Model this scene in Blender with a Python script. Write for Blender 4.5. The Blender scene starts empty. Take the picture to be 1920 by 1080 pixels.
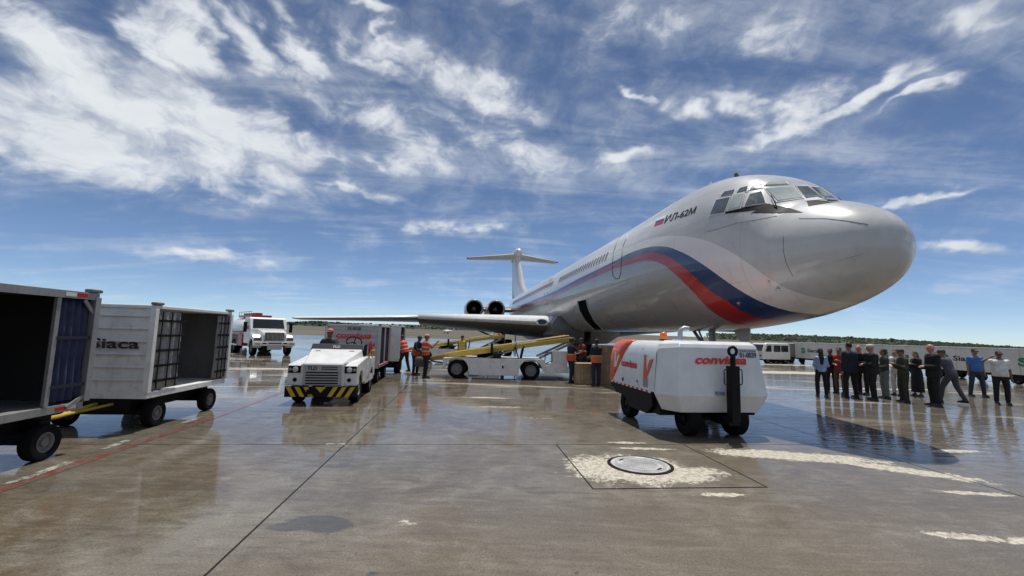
import bpy, bmesh, math, random
from mathutils import Vector, Matrix, Euler, noise
from mathutils.bvhtree import BVHTree
R = math.radians
PI = math.pi
random.seed(7)
sc = bpy.context.scene
COL = sc.collection

# ------------------------------------------------------------------ camera
CF, CH, CP, CR = 830.0, 1.75, 0.1041, 0.0267      # focal length in photo pixels, eye height, pitch, roll
FW = Vector((0, math.cos(CP), math.sin(CP)))
UP0 = Vector((0, -math.sin(CP), math.cos(CP)))
RT = Vector((1, 0, 0)) * math.cos(CR) + UP0 * math.sin(CR)
UPV = -Vector((1, 0, 0)) * math.sin(CR) + UP0 * math.cos(CR)
cam = bpy.data.cameras.new('camera')
cam_o = bpy.data.objects.new('camera', cam)
COL.objects.link(cam_o)
cam.sensor_width = 36.0
cam.lens = CF / 1920 * 36.0
cam.clip_end = 20000
cam.clip_start = 0.05
cam_o.matrix_world = Matrix(((RT.x, UPV.x, -FW.x, 0), (RT.y, UPV.y, -FW.y, 0), (RT.z, UPV.z, -FW.z, CH), (0, 0, 0, 1)))
sc.camera = cam_o

def ray(u, v):
    return (FW + RT * ((u - 960) / CF) + UPV * ((540 - v) / CF)).normalized()

def ground(u, v, z=0.0):
    d = ray(u, v)
    t = (z - CH) / d.z
    return Vector((d.x * t, d.y * t, z))

# ------------------------------------------------------------------ node helpers
class NT:
    def __init__(s, tree):
        s.t = tree
    def n(s, kind, **kw):
        nd = s.t.nodes.new(kind)
        for k, v in kw.items():
            setattr(nd, k, v)
        return nd
    def put(s, sock, val):
        if isinstance(val, bpy.types.NodeSocket):
            s.t.links.new(val, sock)
        elif val is not None:
            if isinstance(val, (tuple, list)) and len(val) == 3 and sock.type == 'RGBA':
                val = (*val, 1.0)
            sock.default_value = val
    def m(s, op, a, b=None, c=None, clamp=False):
        nd = s.n('ShaderNodeMath', operation=op, use_clamp=clamp)
        for i, x in enumerate((a, b, c)):
            if x is not None:
                s.put(nd.inputs[i], x)
        return nd.outputs[0]
    def v(s, op, a, b=None, scale=None):
        nd = s.n('ShaderNodeVectorMath', operation=op)
        s.put(nd.inputs[0], a)
        if b is not None:
            s.put(nd.inputs[1], b)
        if scale is not None:
            s.put(nd.inputs['Scale'], scale)
        return nd.outputs[1] if op in ('LENGTH', 'DOT_PRODUCT', 'DISTANCE') else nd.outputs[0]
    def sep(s, x):
        nd = s.n('ShaderNodeSeparateXYZ')
        s.put(nd.inputs[0], x)
        return nd.outputs
    def comb(s, x=0.0, y=0.0, z=0.0):
        nd = s.n('ShaderNodeCombineXYZ')
        for i, q in enumerate((x, y, z)):
            s.put(nd.inputs[i], q)
        return nd.outputs[0]
    def mix(s, fac, a, b, blend='MIX'):
        nd = s.n('ShaderNodeMix', data_type='RGBA', blend_type=blend)
        s.put(nd.inputs[0], fac)
        s.put(nd.inputs[6], a)
        s.put(nd.inputs[7], b)
        return nd.outputs[2]
    def mixf(s, fac, a, b):
        nd = s.n('ShaderNodeMix', data_type='FLOAT')
        s.put(nd.inputs[0], fac)
        s.put(nd.inputs[2], a)
        s.put(nd.inputs[3], b)
        return nd.outputs[0]
    def noise(s, vec, scale=5.0, detail=4.0, rough=0.55, dist=0.0, dim='3D', w=None, lac=2.0):
        nd = s.n('ShaderNodeTexNoise', noise_dimensions=dim)
        if vec is not None:
            s.put(nd.inputs['Vector'], vec)
        nd.inputs['Scale'].default_value = scale
        nd.inputs['Detail'].default_value = detail
        nd.inputs['Roughness'].default_value = rough
        nd.inputs['Lacunarity'].default_value = lac
        nd.inputs['Distortion'].default_value = dist
        if w is not None:
            nd.inputs['W'].default_value = w
        return nd.outputs
    def ss(s, x, lo, hi, a=0.0, b=1.0):
        nd = s.n('ShaderNodeMapRange', interpolation_type='SMOOTHSTEP')
        s.put(nd.inputs[0], x)
        for i, q in zip((1, 2, 3, 4), (lo, hi, a, b)):
            s.put(nd.inputs[i], q)
        return nd.outputs[0]
    def bump(s, height, strength=0.3, dist=0.01, normal=None):
        nd = s.n('ShaderNodeBump')
        nd.inputs['Strength'].default_value = strength
        nd.inputs['Distance'].default_value = dist
        s.put(nd.inputs['Height'], height)
        if normal is not None:
            s.put(nd.inputs['Normal'], normal)
        return nd.outputs[0]

# ------------------------------------------------------------------ sun, sky and exposure
SUN_EL, SUN_AZ = R(76), R(22)          # azimuth clockwise from +y
sd = Vector((math.sin(SUN_AZ) * math.cos(SUN_EL), math.cos(SUN_AZ) * math.cos(SUN_EL), math.sin(SUN_EL)))
sun = bpy.data.lights.new('sun', 'SUN')
sun.energy = 4.0
sun.angle = R(0.55)
sun.color = (1.0, 0.955, 0.88)
sun_o = bpy.data.objects.new('sun', sun)
COL.objects.link(sun_o)
sun_o.rotation_euler = sd.to_track_quat('Z', 'Y').to_euler()

sc.view_settings.view_transform = 'Standard'
sc.view_settings.look = 'None'
sc.view_settings.gamma = 1.0
sc.view_settings.exposure = 0.0
sc.cycles.max_bounces = 6
sc.cycles.diffuse_bounces = 3
sc.cycles.glossy_bounces = 4
sc.cycles.transmission_bounces = 4
sc.cycles.caustics_reflective = False
sc.cycles.caustics_refractive = False

def azel(u, v):
    d = ray(u, v)
    return math.atan2(d.x, d.y), math.asin(d.z)

# where the larger clouds stand: sight line, half sizes, tilt, weight
CLOUDS = [((150, 262), 300, 56, -3, 1.2), ((340, 225), 270, 66, -9, 1.2), ((500, 245), 130, 34, -8, .9), ((130, 120), 160, 40, -6, .55),
          ((330, 70), 110, 50, -32, .95), ((480, 85), 130, 26, -14, .75), ((590, 98), 75, 22, -14, .8), ((880, 168), 140, 42, -14, .95),
          ((700, 120), 110, 20, -25, .6), ((520, 20), 90, 18, -20, .6), ((700, 12), 60, 14, -10, .65), ((745, 75), 38, 18, -50, .6),
          ((740, 255), 150, 45, -12, .5), ((960, 275), 190, 28, -9, .5), ((740, 300), 60, 10, -4, .6), ((710, 368), 90, 9, -6, .62),
          ((1165, 282), 50, 13, -3, .65), ((1260, 205), 55, 20, -10, .7), ((1385, 200), 55, 18, -22, .7), ((1490, 215), 80, 38, 20, .85),
          ((1440, 255), 65, 12, 12, .9), ((1620, 185), 165, 15, 13, .95), ((1790, 152), 90, 8, 13, .7), ((1690, 370), 80, 9, 9, .8),
          ((1165, 180), 40, 9, -28, .65), ((1250, 40), 140, 50, -20, .42), ((1450, 45), 190, 46, 8, .45),
          ((1870, 15), 90, 30, 4, .7), ((1830, 465), 130, 14, -2, .62), ((860, 432), 90, 13, 14, .6), ((370, 495), 120, 13, -4, .5)]
SKY_TINT = (1.02, 1.03, 1.02)

def make_world():
    w = bpy.data.worlds.new('World')
    sc.world = w
    w.use_nodes = True
    t = w.node_tree
    t.nodes.clear()
    N = NT(t)
    sky = N.n('ShaderNodeTexSky', sky_type='NISHITA')
    sky.sun_disc = False
    sky.sun_elevation = SUN_EL
    sky.sun_rotation = SUN_AZ
    sky.altitude = 50
    sky.air_density = 0.5
    sky.dust_density = 0.1
    sky.ozone_density = 2.5
    tc = N.n('ShaderNodeTexCoord')
    d = tc.outputs['Generated']
    x, y, z = N.sep(d)
    zc = N.m('MAXIMUM', z, 0.0)
    den = N.m('ADD', zc, 0.10)
    p = N.comb(N.m('DIVIDE', x, den), N.m('DIVIDE', y, den), 0.0)
    # wind-drawn coordinates: the layer is stretched along one direction
    az = N.m('ARCTAN2', x, y)
    el = N.m('ARCSINE', z)
    ae = N.comb(az, el, 0.0)
    rot = N.n('ShaderNodeMapping')
    N.put(rot.inputs['Vector'], ae)
    rot.inputs['Rotation'].default_value = (0, 0, R(14))
    rot.inputs['Scale'].default_value = (2.4, 4.0, 1.0)
    q = rot.outputs[0]
    warp = N.noise(q, 2.2, 3, 0.55, dim='2D')
    qw = N.v('ADD', q, N.v('SCALE', N.v('SUBTRACT', warp[1], (0.5, 0.5, 0.5)), scale=0.30))
    fine = N.noise(qw, 3.6, 9, 0.60, 0.0, dim='2D')[0]
    big = N.noise(qw, 1.3, 2, 0.5, dim='2D')[0]
    rot2 = N.n('ShaderNodeMapping')
    N.put(rot2.inputs['Vector'], p)
    rot2.inputs['Rotation'].default_value = (0, 0, R(-28))
    rot2.inputs['Scale'].default_value = (0.3, 1.2, 1.0)
    streak = N.noise(rot2.outputs[0], 2.0, 6, 0.62, 0.5, dim='2D')[0]
    wb_ = N.noise(q, 1.7, 4, 0.6, dim='2D')[1]
    aew = N.v('ADD', ae, N.v('MULTIPLY', N.v('SUBTRACT', wb_, (0.5, 0.5, 0.5)), (0.30, 0.12, 0.0)))
    tot = None
    for (c, rx, ry, tilt, wgt) in CLOUDS:
        a0, e0 = azel(*c)
        a1, _ = azel(c[0] + rx, c[1])
        _, e1 = azel(c[0], c[1] - ry)
        mp = N.n('ShaderNodeMapping', vector_type='TEXTURE')
        N.put(mp.inputs['Vector'], aew)
        mp.inputs['Location'].default_value = (a0, e0, 0)
        mp.inputs['Rotation'].default_value = (0, 0, R(tilt))
        mp.inputs['Scale'].default_value = (abs(a1 - a0) * 1.5, abs(e1 - e0) * 1.8, 1)
        gr = N.n('ShaderNodeTexGradient', gradient_type='SPHERICAL')
        N.put(gr.inputs['Vector'], mp.outputs[0])
        g = gr.outputs['Fac']
        if wgt != 1.0:
            g = N.m('MULTIPLY', g, wgt)
        tot = g if tot is None else N.m('SMOOTH_MAX', tot, g, 0.1)
    mask = tot
    # away from the clouds in view the same scattered cover goes on all round
    away = N.ss(N.m('ABSOLUTE', az), 0.90, 1.25)
    mask = N.m('MAXIMUM', mask, N.m('MULTIPLY', away, N.ss(big, 0.42, 0.72, 0.0, 0.6)))
    body = N.ss(mask, 0.0, 0.70)
    dens = N.m('ADD', N.m('MULTIPLY', body, 0.66), N.m('ADD', N.m('MULTIPLY', N.m('SUBTRACT', fine, 0.5), 1.7), N.m('MULTIPLY', N.m('SUBTRACT', big, 0.5), 0.35)))
    cover = N.m('MULTIPLY', N.ss(dens, 0.12, 0.86), N.ss(mask, 0.0, 0.30))
    hi = N.ss(el, 0.05, 0.5, 0.0, 0.10)
    veil = N.m('MULTIPLY', N.ss(N.m('ADD', N.m('ADD', N.m('MULTIPLY', streak, 0.6), N.m('MULTIPLY', fine, 0.4)), N.m('ADD', hi, N.m('MULTIPLY', mask, 0.4))), 0.47, 0.90), 0.50)
    cl = N.m('SUBTRACT', 1.0, N.m('MULTIPLY', N.m('SUBTRACT', 1.0, cover), N.m('SUBTRACT', 1.0, veil)))
    # the thick parts of a cloud are greyer than its thin sunlit edges
    thick = N.m('MULTIPLY', N.ss(dens, 0.6, 1.05), N.ss(big, 0.35, 0.7))
    fine2 = N.noise(N.v('ADD', qw, (0.03, 0.11, 0.0)), 3.6, 5, 0.60, 0.0, dim='2D')[0]
    relief = N.ss(N.m('SUBTRACT', fine2, fine), -0.10, 0.22)
    shade = N.mix(N.m('ADD', N.m('MULTIPLY', thick, 0.5), N.m('MULTIPLY', relief, 0.5), clamp=True), (7.4, 7.7, 8.0), (4.3, 4.75, 5.4))
    skyc = N.mix(1.0, sky.outputs[0], SKY_TINT, 'MULTIPLY')
    colr = N.mix(N.m('MULTIPLY', cl, 0.95), skyc, shade)
    bg = N.n('ShaderNodeBackground')
    bg.inputs['Strength'].default_value = 0.11
    N.put(bg.inputs['Color'], colr)
    out = N.n('ShaderNodeOutputWorld')
    t.links.new(bg.outputs[0], out.inputs[0])
    w.cycles.sampling_method = 'MANUAL'
    w.cycles.sample_map_resolution = 512
make_world()

# ------------------------------------------------------------------ mesh helpers
class MB:
    """collects vertices and faces of ONE mesh"""
    def __init__(s):
        s.v, s.f, s.mi, s.cur = [], [], [], 0
    def add(s, vs, fs):
        b = len(s.v)
        s.v += [tuple(p) for p in vs]
        s.f += [tuple(b + i for i in f) for f in fs]
        s.mi += [s.cur] * len(fs)
        return s
    def box(s, x0, x1, y0, y1, z0, z1, mat=None):
        vs = [Vector((x, y, z)) for x in (x0, x1) for y in (y0, y1) for z in (z0, z1)]
        if mat is not None:
            vs = [mat @ p for p in vs]
        return s.add(vs, [(0, 1, 3, 2), (4, 6, 7, 5), (0, 4, 5, 1), (2, 3, 7, 6), (0, 2, 6, 4), (1, 5, 7, 3)])
    def hexa(s, lo, hi):
        """lo, hi: four corners each, same order (ccw seen from above)"""
        vs = [Vector(p) for p in lo] + [Vector(p) for p in hi]
        return s.add(vs, [(3, 2, 1, 0), (4, 5, 6, 7)] + [(i, (i + 1) % 4, 4 + (i + 1) % 4, 4 + i) for i in range(4)])
    def loft(s, rings, cap0=True, cap1=True):
        n = len(rings[0])
        vs = [p for r in rings for p in r]
        fs = []
        for k in range(len(rings) - 1):
            for i in range(n):
                j = (i + 1) % n
                fs.append((k * n + i, k * n + j, (k + 1) * n + j, (k + 1) * n + i))
        if cap0:
            fs.append(tuple(reversed(range(n))))
        if cap1:
            fs.append(tuple((len(rings) - 1) * n + i for i in range(n)))
        return s.add(vs, fs)
    def tube(s, pts, r, n=8, r1=None, caps=True):
        pts = [Vector(p) for p in pts]
        rings = []
        nx = None
        for i, p in enumerate(pts):
            a = (pts[min(i + 1, len(pts) - 1)] - pts[max(i - 1, 0)]).normalized()
            if nx is None:
                nx = a.orthogonal().normalized()
            else:
                nx = (nx - a * nx.dot(a))
                nx = nx.normalized() if nx.length > 1e-6 else a.orthogonal().normalized()
            b = a.cross(nx)
            k = i / max(1, len(pts) - 1)
            rr = r if r1 is None else r + (r1 - r) * k
            if isinstance(r, (list, tuple)):
                rr = r[i]
            rings.append([p + nx * (rr * math.cos(2 * PI * j / n)) + b * (rr * math.sin(2 * PI * j / n)) for j in range(n)])
        return s.loft(rings, caps, caps)
    def bar(s, p0, p1, w, h, up=(0, 0, 1)):
        p0, p1 = Vector(p0), Vector(p1)
        a = (p1 - p0).normalized()
        u = Vector(up)
        sd_ = a.cross(u)
        if sd_.length < 1e-5:
            sd_ = a.orthogonal()
        sd_.normalize()
        u = sd_.cross(a).normalized()
        q = [(-.5, -.5), (.5, -.5), (.5, .5), (-.5, .5)]
        return s.loft([[p + sd_ * (w * i) + u * (h * j) for i, j in q] for p in (p0, p1)])
    def lathe(s, prof, origin, axis, n=24, cap=False):
        o, a = Vector(origin), Vector(axis).normalized()
        x = a.orthogonal().normalized()
        y = a.cross(x)
        rings = [[o + a * h + x * (r * math.cos(2 * PI * j / n)) + y * (r * math.sin(2 * PI * j / n)) for j in range(n)] for r, h in prof]
        return s.loft(rings, cap, cap)
    def prism(s, poly, plane, a, b):
        """poly of 2d points extruded along the missing axis; plane is 'xz', 'yz' or 'xy'"""
        def P(p, k):
            return {'xz': (p[0], k, p[1]), 'yz': (k, p[0], p[1]), 'xy': (p[0], p[1], k)}[plane]
        n = len(poly)
        return s.add([P(p, a) for p in poly] + [P(p, b) for p in poly],
                     [tuple(reversed(range(n))), tuple(range(n, 2 * n))] + [(i, (i + 1) % n, n + (i + 1) % n, n + i) for i in range(n)])
    def ell(s, c, rx, ry, rz, n=12, m=8, mat=None):
        c = Vector(c)
        vs, fs = [], []
        for i in range(m + 1):
            th = PI * i / m
            for j in range(n):
                ph = 2 * PI * j / n
                p = Vector((rx * math.sin(th) * math.cos(ph), ry * math.sin(th) * math.sin(ph), rz * math.cos(th)))
                if mat is not None:
                    p = mat @ p
                vs.append(c + p)
        for i in range(m):
            for j in range(n):
                k = (j + 1) % n
                fs.append((i * n + j, (i + 1) * n + j, (i + 1) * n + k, i * n + k))
        return s.add(vs, fs)
    def capsule(s, p0, p1, r0, r1, n=10):
        p0, p1 = Vector(p0), Vector(p1)
        a = p1 - p0
        L = a.length
        a = a.normalized() if L > 1e-6 else Vector((0, 0, 1))
        x = a.orthogonal().normalized()
        y = a.cross(x)
        rings = []
        prof = [(r0 * math.cos(t), -r0 * math.sin(t)) for t in (1.5, 1.1, .7, .35)] + [(r0, 0), (r1, L)] + [(r1 * math.cos(t), L + r1 * math.sin(t)) for t in (.35, .7, 1.1, 1.5)]
        for r, h in prof:
            rings.append([p0 + a * h + x * (r * math.cos(2 * PI * j / n)) + y * (r * math.sin(2 * PI * j / n)) for j in range(n)])
        return s.loft(rings)
    def mesh(s, name, smooth=None, fix=True):
        me = bpy.data.meshes.new(name)
        me.from_pydata(s.v, [], s.f)
        if fix:
            bm = bmesh.new()
            bm.from_mesh(me)
            bmesh.ops.remove_doubles(bm, verts=bm.verts, dist=1e-6)
            bmesh.ops.recalc_face_normals(bm, faces=bm.faces)
            bm.to_mesh(me)
            bm.free()
        if smooth is not None:
            me.shade_smooth()
            me.set_sharp_from_angle(angle=R(smooth))
        return me
    def build(s, name, mat, parent=None, smooth=None, bevel=0.0, fix=True):
        me = s.mesh(name, smooth, fix)
        return link(name, me, mat, parent, bevel)

def link(name, me, mat, parent=None, bevel=0.0):
    o = bpy.data.objects.new(name, me)
    if mat is not None and not me.materials:
        me.materials.append(mat)
    COL.objects.link(o)
    if parent is not None:
        o.parent = parent
    if bevel > 0:
        b = o.modifiers.new('bevel', 'BEVEL')
        b.width = bevel
        b.segments = 2
        b.limit_method = 'ANGLE'
        b.angle_limit = R(35)
    return o

def tag(o, label, cat, group=None):
    o['label'] = label
    o['category'] = cat
    if group:
        o['group'] = group
    return o

def thing(name, label, cat, loc=(0, 0, 0), rz=0.0, group=None):
    o = bpy.data.objects.new(name, None)
    o.empty_display_size = 0.2
    COL.objects.link(o)
    o.location = loc
    o.rotation_euler = (0, 0, rz)
    return tag(o, label, cat, group)

def struct(o):
    o['kind'] = 'structure'
    return o

def copy_tree(o, parent=None):
    c = o.copy()
    COL.objects.link(c)
    if parent is not None:
        c.parent = parent
    for ch in list(o.children):
        copy_tree(ch, c)
    return c

def text_mesh(body, size=1.0, shear=0.0, bold=0.0, sx=1.0, extrude=0.0):
    cu = bpy.data.curves.new('lettering', 'FONT')
    cu.body = body
    cu.size = size
    cu.shear = shear
    cu.offset = bold
    cu.extrude = extrude
    cu.align_x = 'CENTER'
    cu.align_y = 'CENTER'
    cu.resolution_u = 3
    o = bpy.data.objects.new('tmp', cu)
    COL.objects.link(o)
    bpy.context.view_layer.update()
    dg = bpy.context.evaluated_depsgraph_get()
    me = bpy.data.meshes.new_from_object(o.evaluated_get(dg))
    bpy.data.objects.remove(o)
    bpy.data.curves.remove(cu)
    if sx != 1.0:
        for v in me.vertices:
            v.co.x *= sx
    me.materials.clear()
    return me

def lettering(body, mat, parent, origin, xdir, ydir, height, width=None, shear=0.0, bold=0.0, name='lettering'):
    """flat print: centre at origin, reading along xdir, upright along ydir; fitted to height (and width)"""
    me = text_mesh(body, 1.0, shear, bold, 1.0, 0.002)
    xs = [v.co.x for v in me.vertices]
    ys = [v.co.y for v in me.vertices]
    w, h_ = max(xs) - min(xs), max(ys) - min(ys)
    cx, cy = (max(xs) + min(xs)) / 2, (max(ys) + min(ys)) / 2
    ky = height / h_
    kx = ky if width is None else width / w
    X, Y = Vector(xdir).normalized(), Vector(ydir).normalized()
    Z = X.cross(Y)
    o3 = Vector(origin)
    for v in me.vertices:
        v.co = o3 + X * ((v.co.x - cx) * kx) + Y * ((v.co.y - cy) * ky) + Z * v.co.z
    return link(name, me, mat, parent)

# ------------------------------------------------------------------ materials
MATS = {}
def mat(name, col, rough=0.5, metal=0.0, var=0.06, dirt=0.0, dirtcol=(0.09, 0.075, 0.055), scale=3.0, bump=0.0, bscale=40.0, coat=0.0, spec=0.5, trans=0.0, emis=None):
    if name in MATS:
        return MATS[name]
    m = bpy.data.materials.new(name)
    m.use_nodes = True
    t = m.node_tree
    N = NT(t)
    b = t.nodes['Principled BSDF']
    tc = N.n('ShaderNodeTexCoord').outputs['Object']
    n1 = N.noise(tc, scale, 5, 0.6)[0]
    k = N.ss(n1, 0.3, 0.7, 1.0 - var, 1.0 + var)
    c = N.mix(1.0, (*col, 1), N.comb(k, k, k), 'MULTIPLY')
    rr = N.m('ADD', rough, N.m('MULTIPLY', N.m('SUBTRACT', n1, 0.5), 0.25), clamp=True)
    if dirt > 0:
        n2 = N.noise(tc, scale * 2.3, 8, 0.68, 0.4)[0]
        mp = N.n('ShaderNodeMapping')
        N.put(mp.inputs['Vector'], tc)
        mp.inputs['Scale'].default_value = (7, 7, 0.8)
        n3 = N.noise(mp.outputs[0], 2.0, 5, 0.6)[0]
        d = N.m('MULTIPLY', N.m('ADD', N.ss(n2, 0.48, 0.8), N.m('MULTIPLY', N.ss(n3, 0.52, 0.8), 0.7)), dirt, clamp=True)
        c = N.mix(d, c, (*dirtcol, 1))
        rr = N.m('ADD', rr, N.m('MULTIPLY', d, 0.3), clamp=True)
    N.put(b.inputs['Base Color'], c)
    N.put(b.inputs['Roughness'], rr)
    b.inputs['Metallic'].default_value = metal
    b.inputs['Specular IOR Level'].default_value = spec
    b.inputs['Coat Weight'].default_value = coat
    b.inputs['Coat Roughness'].default_value = 0.06
    b.inputs['Transmission Weight'].default_value = trans
    if bump > 0:
        N.put(b.inputs['Normal'], N.bump(N.noise(tc, bscale, 4, 0.6)[0], bump, 0.004))
    if emis:
        b.inputs['Emission Color'].default_value = (*emis[0], 1)
        b.inputs['Emission Strength'].default_value = emis[1]
    MATS[name] = m
    return m

white = lambda: mat('white_paint', (0.74, 0.75, 0.75), 0.34, dirt=0.16, coat=0.25)
white_worn = lambda: mat('white_worn_paint', (0.76, 0.76, 0.74), 0.5, dirt=0.34, dirtcol=(0.16, 0.12, 0.08))
grey_alu = lambda: mat('grey_aluminium', (0.36, 0.36, 0.36), 0.42, 0.55, dirt=0.4)
black_paint = lambda: mat('black_paint', (0.005, 0.005, 0.006), 0.5, dirt=0.08, dirtcol=(0.04, 0.035, 0.03), spec=.18)
rubber = lambda: mat('tyre_rubber', (0.007, 0.007, 0.008), 0.85, dirt=0.15, dirtcol=(0.04, 0.035, 0.03), bump=0.3, spec=.15)
rim_grey = lambda: mat('wheel_rim', (0.20, 0.195, 0.185), 0.5, 0.3, dirt=0.5)
orange_p = lambda: mat('orange_paint', (0.72, 0.105, 0.028), 0.34, dirt=0.08, coat=0.3)
red_p = lambda: mat('red_print', (0.62, 0.035, 0.02), 0.45)
ink = lambda: mat('black_print', (0.015, 0.015, 0.017), 0.5)
yellow_p = lambda: mat('yellow_paint', (0.62, 0.40, 0.02), 0.42, dirt=0.35)
glass_dark = lambda: mat('dark_glass', (0.012, 0.018, 0.02), 0.08, coat=0.2, spec=0.5)

def wheel(parent, c, r, w, axis=(0, 1, 0), rimc=None, rr=0.58):
    """one tyre mesh with its rim as a sub-part; c is the hub centre"""
    b = MB()
    prof = [(r * rr, -w * .42), (r * .8, -w * .5), (r * .94, -w * .48), (r, -w * .36), (r, w * .36), (r * .94, w * .48), (r * .8, w * .5), (r * rr, w * .42)]
    b.lathe(prof, c, axis, 28)
    t = b.build('wheel', rubber(), parent, 40)
    q = MB()
    q.lathe([(r * rr * 1.02, -w * .42), (r * rr * .9, -w * .40), (r * rr * .78, -w * .2), (r * .25, -w * .22), (r * .22, -w * .40), (0.001, -w * .41)], c, axis, 24)
    q.lathe([(r * rr * 1.02, w * .42), (r * rr * .9, w * .40), (r * rr * .78, w * .2), (r * .25, w * .22), (r * .22, w * .40), (0.001, w * .41)], c, axis, 24)
    q.build('rim', rimc or rim_grey(), t, 40)
    return t

# ================================================================== SETTING
GA = R(6.0)                                # the slab grid is turned six degrees
GO = Vector((-2.5, 7.02, 0))
E1 = Vector((math.cos(GA), math.sin(GA), 0))
E2 = Vector((-math.sin(GA), math.cos(GA), 0))

# where the apron has dried, where water stands, where it is dull or stained: x, y, half sizes, turn, weight
DRY = [(4.35, 7.06, 1.3, .26, -8, 1), (5.55, 6.42, 1.0, .18, -32, .95), (1.6, 6.15, .85, .66, 0, .9), (2.05, 6.0, .85, .4, 6, .8),
       (2.45, 5.24, .30, .065, 3, 1), (5.63, 5.52, .40, .07, -5, .9), (4.25, 4.3, .36, .07, -8, 1), (4.75, 4.25, .36, .06, 8, .8),
       (7.5, 7.6, .7, .11, 4, .9), (-.88, 4.28, .16, .07, 0, .45), (1.95, 7.62, .36, .08, 5, .8), (2.2, 7.25, .6, .08, 0, .7),
       (15.5, 25.5, 9, 1.1, 4, .9), (24, 34, 11, 1.2, 4, .6), (-.6, 12.4, .8, .12, 0, .8), (-.3, 10.9, .65, .09, 4, .7), (.6, 9.6, .4, .08, 0, .5),
       (-8.5, 19.5, 4.5, .5, 4, .7), (-17, 24.2, 6, .45, 4, .7), (-2.9, 16.6, .8, .14, 2, .7), (14.6, 17.6, 3.5, .25, 4, .75)]
POOL = [(10.5, 11.6, 7.2, 3.9, 8, 1), (18, 15.5, 7, 4, 5, .9), (-5.6, 10.3, 1.15, 3.6, 4, 1), (-8.5, 14.2, 4.0, 2.6, 0, 1), (-11, 24, 9, 3.6, 0, .6),
        (-.5, 19.3, 5.0, 1.7, 3, 1), (-4.3, 8.0, 1.6, 1.2, 0, .8), (-2.6, 6.6, 1.6, .75, 0, .5), (-1.5, 6.2, 1.0, .4, 10, .5), (5.9, 8.2, 1.6, .5, 0, .8), (-10, 55, 60, 24, 0, .5)]
DULL = [(2.6, 3.2, 3.4, 2.0, 5, 1), (5.6, 4.6, 3.0, 2.2, -10, .7), (-.6, 2.6, 2.2, 1.3, 0, .8), (1.9, 6.1, 1.9, 1.6, 0, .6), (4.8, 6.6, 3.0, 1.3, -15, .5)]
STAIN = [(-1.68, 4.22, .32, .17, -12, 1), (-1.95, 4.12, .18, .09, 0, .9), (6.35, 6.95, .6, .22, -20, .6), (-.95, 3.42, .06, .035, 0, .9), (.35, 3.4, .08, .035, 0, .9), (.52, 3.5, .05, .03, 0, .8), (-.6, 7.0, .55, .15, 5, .5)]
import numpy as np
def field(lst, X, Y, soft):
    """smooth field: 1 inside the patches, falling through 0.5 at their edges"""
    tot = np.zeros_like(X)
    for cx, cy, ra, rb, rot, w_ in lst:
        c, s_ = math.cos(R(rot)), math.sin(R(rot))
        dx, dy = X - cx, Y - cy
        r_ = np.sqrt(((dx * c + dy * s_) / ra) ** 2 + ((dy * c - dx * s_) / rb) ** 2)
        tot = np.maximum(tot, np.clip(.5 + (1 - r_) / (2 * soft), 0, 1) * w_)
    return tot

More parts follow.
